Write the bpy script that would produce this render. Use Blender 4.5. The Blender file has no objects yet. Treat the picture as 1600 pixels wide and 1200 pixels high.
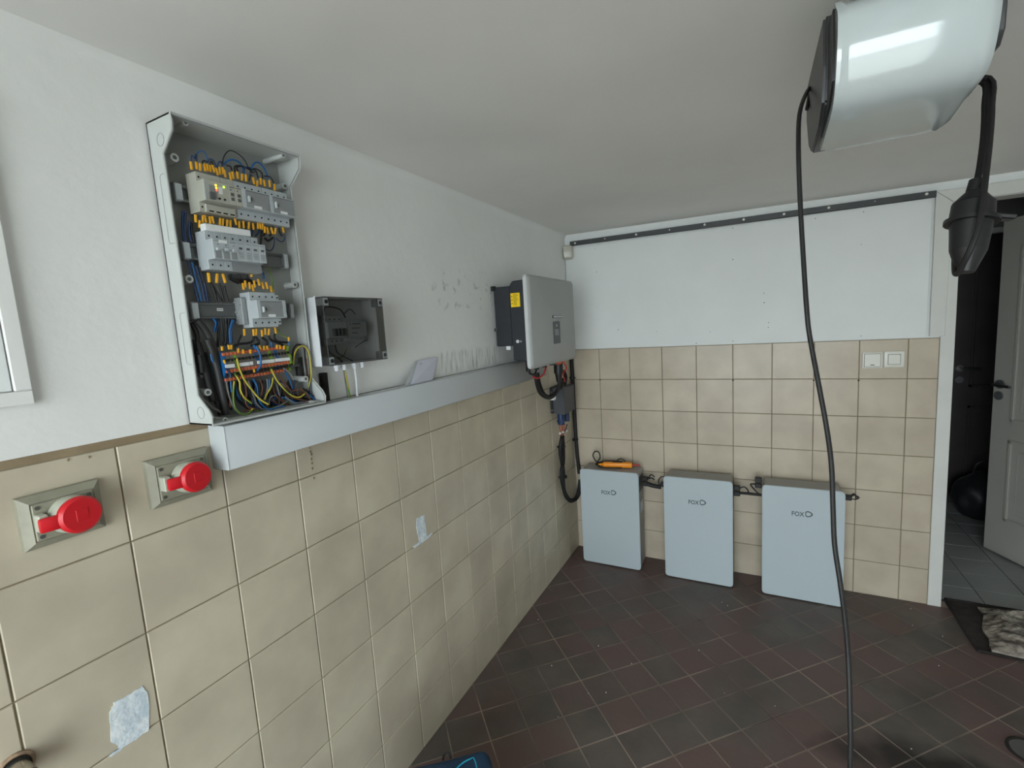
import bpy, bmesh, math, random
from mathutils import Vector, Matrix, noise

# ------------------------------------------------------------------ camera
sc = bpy.context.scene
col = sc.collection
R = ((0.88677667, 0.45820662, -0.06061214),      # camera right
     (0.0021547, -0.13523574, -0.99081111),      # camera down
     (-0.46219314, 0.87849757, -0.1209112))      # camera forward
C = Vector((1.12637, -3.01066, 1.57383))
FPX = 736.525
cd = bpy.data.cameras.new('camera')
cd.sensor_fit = 'HORIZONTAL'; cd.sensor_width = 36.0; cd.lens = FPX / 1600 * 36
cd.clip_start = 0.02; cd.clip_end = 60
cam = bpy.data.objects.new('camera', cd); col.objects.link(cam)
r0, r1, r2 = (Vector(v) for v in R)
cam.matrix_world = Matrix(((r0.x, -r1.x, -r2.x, C.x), (r0.y, -r1.y, -r2.y, C.y), (r0.z, -r1.z, -r2.z, C.z), (0, 0, 0, 1)))
sc.camera = cam

# ------------------------------------------------------------------ sky, daylight portal, exposure
w = bpy.data.worlds.new('overcast_sky'); sc.world = w; w.use_nodes = True
bg = w.node_tree.nodes['Background']
bg.inputs['Color'].default_value = (0.86, 0.95, 1.0, 1); bg.inputs['Strength'].default_value = 7.1
OPX0, OPX1, OPZ, FRONT = 0.22, 2.05, 2.08, -4.6
pl = bpy.data.lights.new('garage_opening_portal', 'AREA'); pl.shape = 'RECTANGLE'
pl.size = OPX1 - OPX0; pl.size_y = OPZ; pl.cycles.is_portal = True
po = bpy.data.objects.new('garage_opening_portal', pl); col.objects.link(po)
po.location = ((OPX0 + OPX1) / 2, FRONT - 0.02, OPZ / 2); po.rotation_euler = (math.radians(90), 0, 0)
vs = sc.view_settings
vs.view_transform = 'Standard'; vs.look = 'None'; vs.gamma = 1.0; vs.use_curve_mapping = False; vs.exposure = 0.42
sc.cycles.use_denoising = True
sc.cycles.max_bounces = 10; sc.cycles.diffuse_bounces = 7; sc.cycles.transparent_max_bounces = 12
sc.cycles.sample_clamp_indirect = 6

random.seed(7)

# ------------------------------------------------------------------ helpers
def ray(px, py): return r0 * ((px - 800) / FPX) + r1 * ((py - 600) / FPX) + r2
def PX(px, py, x=0.0):
    d = ray(px, py); return C + d * ((x - C.x) / d.x)
def PY(px, py, y=0.0):
    d = ray(px, py); return C + d * ((y - C.y) / d.y)
def PZ(px, py, z=0.0):
    d = ray(px, py); return C + d * ((z - C.z) / d.z)

def lin(c):
    out = []
    for v in c:
        v /= 255.0
        out.append(v / 12.92 if v <= 0.04045 else ((v + 0.055) / 1.055) ** 2.4)
    return (*out, 1.0)

MATS = {}
def mat(name, rgb, rough=0.5, metal=0.0, var=0.0, scale=6.0, bump=0.0, bscale=60.0, rgb2=None, spec=0.5, rnd=0.0, coat=0.0, detail=4.0, bdist=0.004):
    """Principled material: noise mottling between two tones, per-object tone shift and fine bump."""
    m = bpy.data.materials.new(name); m.use_nodes = True
    nt = m.node_tree; b = nt.nodes['Principled BSDF']
    b.inputs['Roughness'].default_value = rough; b.inputs['Metallic'].default_value = metal
    b.inputs['Specular IOR Level'].default_value = spec
    if coat: b.inputs['Coat Weight'].default_value = coat; b.inputs['Coat Roughness'].default_value = 0.05
    c1 = lin(rgb); c2 = lin(rgb2) if rgb2 else tuple(v * (1 - var) for v in c1[:3]) + (1,)
    geo = nt.nodes.new('ShaderNodeNewGeometry')
    n = nt.nodes.new('ShaderNodeTexNoise'); n.inputs['Scale'].default_value = scale; n.inputs['Detail'].default_value = detail
    nt.links.new(geo.outputs['Position'], n.inputs['Vector'])
    mr = nt.nodes.new('ShaderNodeMapRange'); mr.inputs['From Min'].default_value = 0.35; mr.inputs['From Max'].default_value = 0.65
    nt.links.new(n.outputs['Fac'], mr.inputs['Value'])
    mix = nt.nodes.new('ShaderNodeMix'); mix.data_type = 'RGBA'
    mix.inputs['A'].default_value = c1; mix.inputs['B'].default_value = c2
    nt.links.new(mr.outputs['Result'], mix.inputs['Factor'])
    out = mix.outputs['Result']
    if rnd:
        oi = nt.nodes.new('ShaderNodeObjectInfo')
        m2 = nt.nodes.new('ShaderNodeMapRange'); m2.inputs['To Min'].default_value = 1 - rnd; m2.inputs['To Max'].default_value = 1 + rnd
        nt.links.new(oi.outputs['Random'], m2.inputs['Value'])
        h = nt.nodes.new('ShaderNodeHueSaturation'); nt.links.new(m2.outputs['Result'], h.inputs['Value'])
        nt.links.new(out, h.inputs['Color']); out = h.outputs['Color']
    nt.links.new(out, b.inputs['Base Color'])
    if bump:
        n2 = nt.nodes.new('ShaderNodeTexNoise'); n2.inputs['Scale'].default_value = bscale; n2.inputs['Detail'].default_value = 4
        nt.links.new(geo.outputs['Position'], n2.inputs['Vector'])
        bp = nt.nodes.new('ShaderNodeBump'); bp.inputs['Strength'].default_value = bump; bp.inputs['Distance'].default_value = bdist
        nt.links.new(n2.outputs['Fac'], bp.inputs['Height']); nt.links.new(bp.outputs['Normal'], b.inputs['Normal'])
    MATS[name] = m
    return m

class MB:
    """Collects shapes in world coordinates; build() links them as one mesh object."""
    def __init__(s): s.bm = bmesh.new()
    def box(s, x0, x1, y0, y1, z0, z1, bev=0.0, seg=1, rot=None):
        t = bmesh.new(); bmesh.ops.create_cube(t, size=1)
        sx, sy, sz = x1 - x0, y1 - y0, z1 - z0
        for v in t.verts: v.co = Vector((v.co.x * sx, v.co.y * sy, v.co.z * sz))
        if bev: bmesh.ops.bevel(t, geom=t.edges[:], offset=bev, segments=seg, affect='EDGES', profile=0.5)
        c = Vector(((x0 + x1) / 2, (y0 + y1) / 2, (z0 + z1) / 2))
        M = Matrix.Translation(c) @ (rot.to_4x4() if rot else Matrix.Identity(4))
        s._add(t, M); return s
    def _add(s, t, M=None):
        me = bpy.data.meshes.new('t'); t.to_mesh(me); t.free()
        if M is not None: me.transform(M)
        s.bm.from_mesh(me); bpy.data.meshes.remove(me)
    def cyl(s, p0, p1, r, n=16, r2=None, caps=True):
        p0, p1 = Vector(p0), Vector(p1); d = p1 - p0
        t = bmesh.new(); bmesh.ops.create_cone(t, cap_ends=caps, segments=n, radius1=r, radius2=r if r2 is None else r2, depth=d.length)
        q = d.to_track_quat('Z', 'Y').to_matrix().to_4x4()
        s._add(t, Matrix.Translation((p0 + p1) / 2) @ q); return s
    def ball(s, c, r, sc3=(1, 1, 1), n=12):
        t = bmesh.new(); bmesh.ops.create_uvsphere(t, u_segments=n, v_segments=max(6, n // 2), radius=r)
        s._add(t, Matrix.Translation(c) @ Matrix.Diagonal((*sc3, 1))); return s
    def ring(s, c, axis, r, rt, n=20, k=6):
        a = Vector(axis).normalized(); u = a.orthogonal().normalized(); v = a.cross(u)
        pts = [Vector(c) + (u * math.cos(i * 2 * math.pi / n) + v * math.sin(i * 2 * math.pi / n)) * r for i in range(n)]
        return s.tube(pts, rt, k, closed=True, smooth=False)
    def prism(s, pts, axis, a, b, bev=0.0, seg=1):
        """pts: 2D outline in the two other axes (order x,y,z without axis)"""
        t = bmesh.new()
        def mk(p, h):
            l = list(p); l.insert('xyz'.index(axis), h); return t.verts.new(l)
        A = [mk(p, a) for p in pts]; B = [mk(p, b) for p in pts]
        t.faces.new(A); t.faces.new(B[::-1])
        n = len(pts)
        for i in range(n): t.faces.new((A[i], B[i], B[(i + 1) % n], A[(i + 1) % n]))
        bmesh.ops.recalc_face_normals(t, faces=t.faces[:])
        if bev: bmesh.ops.bevel(t, geom=t.edges[:], offset=bev, segments=seg, affect='EDGES')
        s._add(t); return s
    def tube(s, pts, r, n=8, closed=False, smooth=True, sub=4, caps=True):
        pts = [Vector(p) for p in pts]
        if smooth and len(pts) > 2:
            o = []
            for i in range(len(pts) - 1):
                p0 = pts[max(i - 1, 0)]; p1 = pts[i]; p2 = pts[i + 1]; p3 = pts[min(i + 2, len(pts) - 1)]
                for k in range(sub):
                    t = k / sub
                    o.append(0.5 * ((2 * p1) + (p2 - p0) * t + (2 * p0 - 5 * p1 + 4 * p2 - p3) * t * t + (3 * p1 - p0 - 3 * p2 + p3) * t ** 3))
            o.append(pts[-1]); pts = o
        m = len(pts); rings = []; u = None
        for i in range(m):
            if closed: d = pts[(i + 1) % m] - pts[i - 1]
            else: d = pts[min(i + 1, m - 1)] - pts[max(i - 1, 0)]
            if d.length < 1e-9: d = Vector((0, 0, 1))
            d.normalize()
            u = d.orthogonal().normalized() if u is None else (u - d * u.dot(d)).normalized()
            v = d.cross(u); rr = r[i] if isinstance(r, list) else r
            rings.append([s.bm.verts.new(pts[i] + (u * math.cos(a) + v * math.sin(a)) * rr) for a in [2 * math.pi * k / n for k in range(n)]])
        for i in range(m if closed else m - 1):
            a, b = rings[i], rings[(i + 1) % m]
            for k in range(n): s.bm.faces.new((a[k], a[(k + 1) % n], b[(k + 1) % n], b[k]))
        if caps and not closed:
            s.bm.faces.new(rings[0][::-1]); s.bm.faces.new(rings[-1])
        return s
    def quad(s, *p):
        s.bm.faces.new([s.bm.verts.new(Vector(q)) for q in p]); return s
    def mesh(s, smooth=35):
        bmesh.ops.recalc_face_normals(s.bm, faces=s.bm.faces[:])
        me = bpy.data.meshes.new('m'); s.bm.to_mesh(me); s.bm.free()
        if smooth:
            me.shade_smooth(); me.set_sharp_from_angle(angle=math.radians(smooth))
        return me
    def build(s, name, m, parent=None, smooth=35):
        return obj(name, s.mesh(smooth), m, parent)

def obj(name, me, m, parent=None):
    me.name = name
    if m is not None and not me.materials: me.materials.append(MATS[m] if isinstance(m, str) else m)
    o = bpy.data.objects.new(name, me); col.objects.link(o)
    if parent is not None: attach(o, parent)
    return o
def origin(o):
    v = Vector((0, 0, 0))
    while o: v += o.location; o = o.parent
    return v
def attach(o, parent):
    o.parent = parent
    chain = parent; T = Vector((0, 0, 0))
    while chain:
        T += chain.location + chain.matrix_parent_inverse.to_translation(); chain = chain.parent
    o.matrix_parent_inverse = Matrix.Translation(-T)
def tag(o, label=None, cat=None, group=None, kind=None):
    if label: o['label'] = label
    if cat: o['category'] = cat
    if group: o['group'] = group
    if kind: o['kind'] = kind
    return o
def thing(name, loc, label, cat, group=None):
    o = bpy.data.objects.new(name, None); o.empty_display_size = 0.05; col.objects.link(o); o.location = loc
    return tag(o, label, cat, group)
def struct(o): o['kind'] = 'structure'; return o
def text_mesh(s, size, extrude=0.0002, align='CENTER', bold=0.0):
    cu = bpy.data.curves.new('t', 'FONT'); cu.body = s; cu.size = size; cu.extrude = extrude; cu.align_x = align; cu.align_y = 'CENTER'; cu.resolution_u = 3; cu.offset = bold
    o = bpy.data.objects.new('t', cu); col.objects.link(o)
    me = bpy.data.meshes.new_from_object(o.evaluated_get(bpy.context.evaluated_depsgraph_get()))
    bpy.data.objects.remove(o); bpy.data.curves.remove(cu)
    return me

# ------------------------------------------------------------------ materials
mat('ceiling_paint', (234, 233, 229), 0.85, var=0.05, scale=2.2, bump=0.2, bscale=7, bdist=0.012)
mat('board_paint', (232, 236, 235), 0.7, var=0.03, scale=5, bump=0.12, bscale=120)
mat('wall_tile', (199, 190, 168), 0.33, rgb2=(183, 173, 153), scale=6, rnd=0.05, bump=0.05, bscale=9, spec=0.45)
mat('wall_tile_back', (198, 187, 167), 0.33, rgb2=(182, 170, 151), scale=6, rnd=0.04, bump=0.05, bscale=9, spec=0.45)
mat('wall_grout', (140, 128, 104), 0.9, var=0.25, scale=9)
mat('ledge_grout', (150, 132, 104), 0.85, var=0.2, scale=12, bump=0.3, bscale=60)
mat('floor_grout', (156, 140, 128), 0.9, rgb2=(84, 76, 70), scale=3.2)
mat('hall_tile', (156, 159, 157), 0.35, var=0.12, scale=5, rnd=0.04)
mat('hall_grout', (84, 84, 80), 0.8, var=0.3, scale=3)
mat('hall_paint', (120, 120, 116), 0.8, var=0.05)
mat('trim_white', (214, 215, 210), 0.5, var=0.05, scale=9)
mat('door_grey', (176, 174, 166), 0.5, var=0.05, scale=6)
mat('dark_door', (58, 52, 52), 0.35, var=0.2, scale=6)
mat('enclosure_grey', (190, 194, 191), 0.4, var=0.03, scale=9, bump=0.05, bscale=300)
mat('interior_shade_grey', (142, 145, 142), 0.5, var=0.06, scale=9)
mat('device_grey', (178, 185, 188), 0.4, var=0.04, scale=40)
mat('device_mid', (140, 144, 145), 0.45, var=0.08, scale=40)
mat('device_warm', (176, 176, 164), 0.45, var=0.05, scale=40)
mat('device_dark', (88, 92, 92), 0.5, var=0.08, scale=40)
mat('label_white', (225, 228, 228), 0.5, var=0.03, scale=50)
mat('black_plastic', (24, 24, 25), 0.45, var=0.25, scale=25)
mat('black_rubber', (20, 19, 19), 0.6, var=0.25, scale=18, bump=0.15, bscale=90)
mat('cable_sheath', (44, 44, 44), 0.55, var=0.2, scale=14)
mat('marker_yellow', (240, 176, 34), 0.45, var=0.12, scale=60)
mat('wire_blue', (20, 92, 150), 0.45, var=0.1, scale=40)
mat('wire_navy', (28, 52, 92), 0.45, var=0.1, scale=40)
mat('wire_black', (22, 22, 24), 0.45, var=0.1, scale=40)
mat('wire_brown', (110, 68, 48), 0.45, var=0.1, scale=40)
mat('wire_grey', (118, 118, 116), 0.45, var=0.1, scale=40)
mat('lever_orange', (192, 98, 60), 0.5, var=0.12, scale=60)
mat('block_grey', (110, 106, 100), 0.5, var=0.1, scale=60)
mat('block_green', (120, 160, 50), 0.5, var=0.1, scale=60)
mat('steel_rail', (120, 124, 125), 0.4, metal=0.6, var=0.1, scale=30)
mat('trunk_white', (190, 195, 197), 0.35, var=0.02, scale=8)
mat('box_white', (214, 217, 220), 0.4, var=0.02, scale=12)
mat('inverter_black', (38, 42, 48), 0.5, var=0.1, scale=30, bump=0.1, bscale=250)
mat('inverter_grey', (168, 170, 168), 0.45, var=0.03, scale=12, bump=0.08, bscale=400)
mat('inverter_edge', (206, 209, 208), 0.4, var=0.03, scale=12)
mat('display_black', (28, 28, 28), 0.2, var=0.05)
mat('display_screen', (120, 124, 124), 0.25, var=0.05)
mat('sticker_yellow', (250, 212, 10), 0.5, var=0.03, scale=50)
mat('print_dark', (70, 60, 14), 0.6, var=0.05)
mat('isolator_grey', (72, 74, 78), 0.5, var=0.06, scale=25)
mat('copper_red', (176, 84, 60), 0.5, var=0.2, scale=60)
mat('plug_red', (200, 40, 40), 0.45, var=0.05)
mat('plug_orange', (225, 92, 50), 0.45, var=0.05)
mat('battery_front', (184, 196, 201), 0.28, var=0.02, scale=4, spec=0.45)
mat('battery_body', (158, 156, 152), 0.55, var=0.05, scale=8, bump=0.1, bscale=350)
mat('logo_dark', (72, 84, 88), 0.45, var=0.03)
mat('tester_orange', (250, 152, 20), 0.4, var=0.06, scale=30)
mat('probe_red', (170, 60, 60), 0.4, var=0.05)
mat('socket_red', (206, 18, 32), 0.38, var=0.06, scale=20)
mat('socket_grey', (150, 148, 130), 0.5, var=0.15, scale=30)
mat('socket_light', (186, 188, 172), 0.45, var=0.1, scale=30)
mat('metal_screw', (120, 122, 118), 0.35, metal=0.9, var=0.2, scale=90)
mat('valve_metal', (196, 190, 176), 0.25, metal=0.9, var=0.3, scale=40)
mat('rust_ring', (168, 142, 116), 0.9, var=0.35, scale=90, bump=0.5, bscale=200)
mat('filler_white', (226, 232, 234), 0.8, rgb2=(190, 204, 212), scale=38, bump=0.6, bscale=90)
mat('paper', (206, 208, 222), 0.8, var=0.02, scale=10)
mat('print_grey', (120, 122, 134), 0.8, var=0.1)
mat('rail_dark', (74, 77, 77), 0.45, metal=0.3, var=0.12, scale=20)
mat('switch_white', (226, 226, 216), 0.3, var=0.02, scale=30)
mat('pir_cream', (196, 193, 180), 0.5, var=0.05, scale=30)
mat('opener_white', (184, 193, 193), 0.09, var=0.02, scale=4, spec=0.6, coat=0.4)
mat('opener_dark', (52, 53, 54), 0.4, var=0.1, scale=15)
mat('mat_fibre', (58, 52, 48), 0.95, var=0.4, scale=30, bump=0.9, bscale=260)
mat('mat_edge', (34, 30, 30), 0.8, var=0.3, scale=30)
mat('bag_blue', (24, 58, 88), 0.8, var=0.2, scale=18, bump=0.4, bscale=500)
mat('bag_trim', (28, 150, 180), 0.6, var=0.1)
mat('sack_black', (26, 27, 30), 0.5, var=0.2, scale=12, bump=0.5, bscale=22)
mat('crumb_white', (216, 210, 200), 0.8, var=0.1)
mat('concrete_outside', (190, 188, 182), 0.9, var=0.15, scale=1.4)
mat('drain_grey', (92, 90, 88), 0.6, var=0.2, scale=30)
mat('hole_dark', (30, 26, 22), 0.9, var=0.2)

def emissive(name, rgb, s):
    m = mat(name, rgb, 0.4); b = m.node_tree.nodes['Principled BSDF']
    b.inputs['Emission Color'].default_value = lin(rgb); b.inputs['Emission Strength'].default_value = s
emissive('led_red', (255, 70, 50), 2.5); emissive('led_amber', (255, 200, 40), 2.5); emissive('led_green', (170, 255, 40), 2.5)

def green_yellow():
    m = bpy.data.materials.new('wire_green_yellow'); m.use_nodes = True; nt = m.node_tree
    b = nt.nodes['Principled BSDF']; b.inputs['Roughness'].default_value = 0.45
    geo = nt.nodes.new('ShaderNodeNewGeometry'); wv = nt.nodes.new('ShaderNodeTexWave'); wv.inputs['Scale'].default_value = 22; wv.inputs['Distortion'].default_value = 2
    nt.links.new(geo.outputs['Position'], wv.inputs['Vector'])
    rp = nt.nodes.new('ShaderNodeValToRGB'); rp.color_ramp.elements[0].color = lin((96, 128, 50)); rp.color_ramp.elements[1].color = lin((188, 172, 60))
    rp.color_ramp.elements[0].position = 0.35; rp.color_ramp.elements[1].position = 0.65
    nt.links.new(wv.outputs['Fac'], rp.inputs['Fac']); nt.links.new(rp.outputs['Color'], b.inputs['Base Color'])
    MATS['wire_green_yellow'] = m
green_yellow()

def smoke_lid():
    m = bpy.data.materials.new('smoked_lid'); m.use_nodes = True; nt = m.node_tree
    for n in list(nt.nodes): nt.nodes.remove(n)
    o = nt.nodes.new('ShaderNodeOutputMaterial'); t = nt.nodes.new('ShaderNodeBsdfTransparent'); t.inputs['Color'].default_value = (0.42, 0.415, 0.398, 1)
    g = nt.nodes.new('ShaderNodeBsdfGlossy'); g.inputs['Roughness'].default_value = 0.06; g.inputs['Color'].default_value = (0.8, 0.8, 0.8, 1)
    lw = nt.nodes.new('ShaderNodeLayerWeight'); pw_ = nt.nodes.new('ShaderNodeMath'); pw_.operation = 'POWER'; pw_.inputs[1].default_value = 4.0
    nt.links.new(lw.outputs['Facing'], pw_.inputs[0]); f = nt.nodes.new('ShaderNodeMath'); f.operation = 'MULTIPLY_ADD'; f.inputs[1].default_value = 0.5; f.inputs[2].default_value = 0.03; nt.links.new(pw_.outputs[0], f.inputs[0])
    mx = nt.nodes.new('ShaderNodeMixShader')
    nt.links.new(f.outputs[0], mx.inputs[0]); nt.links.new(t.outputs[0], mx.inputs[1]); nt.links.new(g.outputs[0], mx.inputs[2]); nt.links.new(mx.outputs[0], o.inputs['Surface'])
    MATS['smoked_lid'] = m
smoke_lid()

def plaster():
    """White plaster with dark scuffs and streaks where something once stood beside the inverter."""
    m = mat('wall_paint', (232, 233, 230), 0.82, var=0.05, scale=3, bump=0.2, bscale=26, bdist=0.007)
    nt = m.node_tree; b = nt.nodes['Principled BSDF']; src = b.inputs['Base Color'].links[0].from_socket
    geo = nt.nodes.new('ShaderNodeNewGeometry'); sep = nt.nodes.new('ShaderNodeSeparateXYZ'); nt.links.new(geo.outputs['Position'], sep.inputs[0])
    def win(sock, a, b_, s):
        u = nt.nodes.new('ShaderNodeMapRange'); u.interpolation_type = 'SMOOTHSTEP'; u.inputs['From Min'].default_value = a - s; u.inputs['From Max'].default_value = a + s
        v = nt.nodes.new('ShaderNodeMapRange'); v.interpolation_type = 'SMOOTHSTEP'; v.inputs['From Min'].default_value = b_ - s; v.inputs['From Max'].default_value = b_ + s
        v.inputs['To Min'].default_value = 1; v.inputs['To Max'].default_value = 0
        nt.links.new(sock, u.inputs['Value']); nt.links.new(sock, v.inputs['Value'])
        return mul(u.outputs[0], v.outputs[0])
    def mul(a, c):
        k = nt.nodes.new('ShaderNodeMath'); k.operation = 'MULTIPLY'
        for i, s_ in enumerate((a, c)):
            if isinstance(s_, (int, float)): k.inputs[i].default_value = s_
            else: nt.links.new(s_, k.inputs[i])
        return k.outputs[0]
    def nz(scale3, lo, hi, detail=5):
        mp = nt.nodes.new('ShaderNodeMapping'); mp.inputs['Scale'].default_value = scale3
        nt.links.new(geo.outputs['Position'], mp.inputs['Vector'])
        n = nt.nodes.new('ShaderNodeTexNoise'); n.inputs['Scale'].default_value = 1; n.inputs['Detail'].default_value = detail
        nt.links.new(mp.outputs[0], n.inputs['Vector'])
        r = nt.nodes.new('ShaderNodeMapRange'); r.inputs['From Min'].default_value = lo; r.inputs['From Max'].default_value = hi; nt.links.new(n.outputs['Fac'], r.inputs['Value'])
        return r.outputs[0]
    streaks = mul(mul(win(sep.outputs['Y'], -1.47, -0.98, 0.05), win(sep.outputs['Z'], 1.40, 1.485, 0.012)), mul(nz((1, 60, 9), 0.46, 0.66), 0.45))
    scuffs = mul(mul(win(sep.outputs['Y'], -1.48, -1.0, 0.1), win(sep.outputs['Z'], 1.66, 1.80, 0.05)), mul(nz((1, 26, 26), 0.57, 0.7), 0.5))
    ad = nt.nodes.new('ShaderNodeMath'); ad.operation = 'ADD'; nt.links.new(streaks, ad.inputs[0]); nt.links.new(scuffs, ad.inputs[1])
    mx = nt.nodes.new('ShaderNodeMix'); mx.data_type = 'RGBA'; nt.links.new(ad.outputs[0], mx.inputs['Factor']); nt.links.new(src, mx.inputs['A']); mx.inputs['B'].default_value = lin((98, 96, 92))
    nt.links.new(mx.outputs['Result'], b.inputs['Base Color'])
plaster()

def floor_tile_mat():
    m = mat('floor_tile', (100, 92, 86), 0.5, rgb2=(82, 77, 72), scale=5, bump=0.25, bscale=40, spec=0.4)
    nt = m.node_tree; b = nt.nodes['Principled BSDF']; src = b.inputs['Base Color'].links[0].from_socket
    geo = nt.nodes.new('ShaderNodeNewGeometry'); oi = nt.nodes.new('ShaderNodeObjectInfo')
    red = nt.nodes.new('ShaderNodeMix'); red.data_type = 'RGBA'; red.inputs['B'].default_value = lin((102, 83, 79))
    n = nt.nodes.new('ShaderNodeTexNoise'); n.inputs['Scale'].default_value = 2.6; n.inputs['Detail'].default_value = 3
    nt.links.new(geo.outputs['Position'], n.inputs['Vector'])
    a = nt.nodes.new('ShaderNodeMath'); a.operation = 'ADD'; nt.links.new(n.outputs['Fac'], a.inputs[0])
    h = nt.nodes.new('ShaderNodeMath'); h.operation = 'MULTIPLY'; h.inputs[1].default_value = 0.35; nt.links.new(oi.outputs['Random'], h.inputs[0]); nt.links.new(h.outputs[0], a.inputs[1])
    r = nt.nodes.new('ShaderNodeMapRange'); r.inputs['From Min'].default_value = 0.55; r.inputs['From Max'].default_value = 0.85; nt.links.new(a.outputs[0], r.inputs['Value'])
    nt.links.new(r.outputs[0], red.inputs['Factor']); nt.links.new(src, red.inputs['A'])
    # dark patch with an uneven, noise-broken outline
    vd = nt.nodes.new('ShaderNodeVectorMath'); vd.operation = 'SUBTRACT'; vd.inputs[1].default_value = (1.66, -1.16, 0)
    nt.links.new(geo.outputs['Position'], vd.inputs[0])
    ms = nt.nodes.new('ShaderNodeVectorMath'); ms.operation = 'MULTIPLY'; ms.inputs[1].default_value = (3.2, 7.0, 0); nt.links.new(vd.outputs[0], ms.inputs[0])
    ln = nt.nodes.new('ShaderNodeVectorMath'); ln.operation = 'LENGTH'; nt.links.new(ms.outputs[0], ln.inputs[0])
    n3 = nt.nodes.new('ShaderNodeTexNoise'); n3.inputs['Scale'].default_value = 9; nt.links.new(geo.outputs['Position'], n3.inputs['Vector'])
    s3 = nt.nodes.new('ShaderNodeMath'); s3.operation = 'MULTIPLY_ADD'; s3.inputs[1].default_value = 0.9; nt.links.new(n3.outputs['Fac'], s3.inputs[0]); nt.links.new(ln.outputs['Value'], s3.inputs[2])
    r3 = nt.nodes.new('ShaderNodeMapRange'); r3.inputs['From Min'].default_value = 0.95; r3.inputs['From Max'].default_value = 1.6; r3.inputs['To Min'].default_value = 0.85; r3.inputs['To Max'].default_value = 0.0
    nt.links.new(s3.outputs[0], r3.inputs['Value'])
    dark_patch = nt.nodes.new('ShaderNodeMix'); dark_patch.data_type = 'RGBA'; dark_patch.inputs['B'].default_value = lin((20, 18, 17))
    nt.links.new(r3.outputs[0], dark_patch.inputs['Factor']); nt.links.new(red.outputs['Result'], dark_patch.inputs['A'])
    nt.links.new(dark_patch.outputs['Result'], b.inputs['Base Color'])
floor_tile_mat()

def crumpled():
    m = mat('plastic_sheet', (168, 160, 148), 0.2, rgb2=(88, 80, 73), scale=24, bump=1.0, bscale=36, spec=0.7, bdist=0.01)
crumpled()

# ------------------------------------------------------------------ room shell
XR, YF = 3.4, FRONT
CZ = lambda x: 2.146 - 0.011 * x
# left wall: plaster above, tiled below
me = MB()
zs = [1.39, 1.5, 1.7, 1.9, 2.05, 2.11, 2.128, 2.14, 2.1465]; xs = [0, 0, 0, 0, 0, 0.0005, 0.003, 0.009, 0.018]
ys = [YF + i * (0 - YF) / 60 for i in range(61)]
g = [[me.bm.verts.new((-0.003 + x + (0.0035 * noise.noise(Vector((y * 2.3, z * 2.3, 1))) if 1.5 < z < 2.12 else 0), y, z)) for z, x in zip(zs, xs)] for y in ys]
for i in range(60):
    for k in range(len(zs) - 1): me.bm.faces.new((g[i][k], g[i + 1][k], g[i + 1][k + 1], g[i][k + 1]))
wall_left = struct(me.build('wall_left', 'wall_paint', smooth=80))
MB().box(-0.12, -0.012, YF, 0.12, -0.05, 2.2).build('masonry', 'wall_grout', wall_left)
MB().box(-0.012, -0.0028, YF, 0, 0, 1.387).build('grout', 'wall_grout', wall_left)
MB().prism([(-0.012, 1.386), (0.0, 1.386), (0.0005, 1.393), (-0.003, 1.401), (-0.012, 1.401)], 'y', YF, -2.389).build('tile_ledge', 'ledge_grout', wall_left)

def tile_mesh(name, u, v, nrm, su, sv, gap=0.0028, t=0.0085, ch=0.0016):
    """bevelled tile centred on its face centre; u,v in-plane axes, nrm outward"""
    u, v, nrm = Vector(u), Vector(v), Vector(nrm); a, b = (su - gap) / 2, (sv - gap) / 2
    bm = bmesh.new(); rows = []
    for (da, db, h) in ((a, b, -t), (a, b, -ch), (a - ch, b - ch, 0)):
        rows.append([bm.verts.new(u * (sx * da) + v * (sy * db) + nrm * h) for sx, sy in ((-1, -1), (1, -1), (1, 1), (-1, 1))])
    for A, B in zip(rows, rows[1:]):
        for k in range(4): bm.faces.new((A[k], A[(k + 1) % 4], B[(k + 1) % 4], B[k]))
    bm.faces.new(rows[-1]); bmesh.ops.recalc_face_normals(bm, faces=bm.faces[:])
    me = bpy.data.meshes.new(name); bm.to_mesh(me); bm.free(); return me
def place_tiles(parent, us, vs, maker, m, pos):
    cache = {}
    for i in range(len(us) - 1):
        for k in range(len(vs) - 1):
            su, sv = abs(us[i + 1] - us[i]), abs(vs[k + 1] - vs[k])
            key = (round(su, 4), round(sv, 4))
            if key not in cache:
                cache[key] = maker(su, sv); cache[key].materials.append(MATS[m])
            o = bpy.data.objects.new('tile', cache[key]); col.objects.link(o); o.parent = parent
            o.location = pos((us[i] + us[i + 1]) / 2, (vs[k] + vs[k + 1]) / 2)
PL = 0.198675
yl = [-2.76637 + PL * j for j in range(-14, 14)]; yl = [y for y in yl if y > YF + 0.02] + [0.0]
if yl[0] - YF > 0.02: yl = [YF] + yl
zl = [1.3863, 1.18766, 0.98766, 0.78766, 0.58766, 0.38766, 0.18766, 0.0]
place_tiles(wall_left, yl, zl, lambda a, b: tile_mesh('tile', (0, 1, 0), (0, 0, 1), (1, 0, 0), a, b), 'wall_tile', lambda u, v: (0 + random.uniform(-0.0004, 0.0004), u, v))

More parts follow.
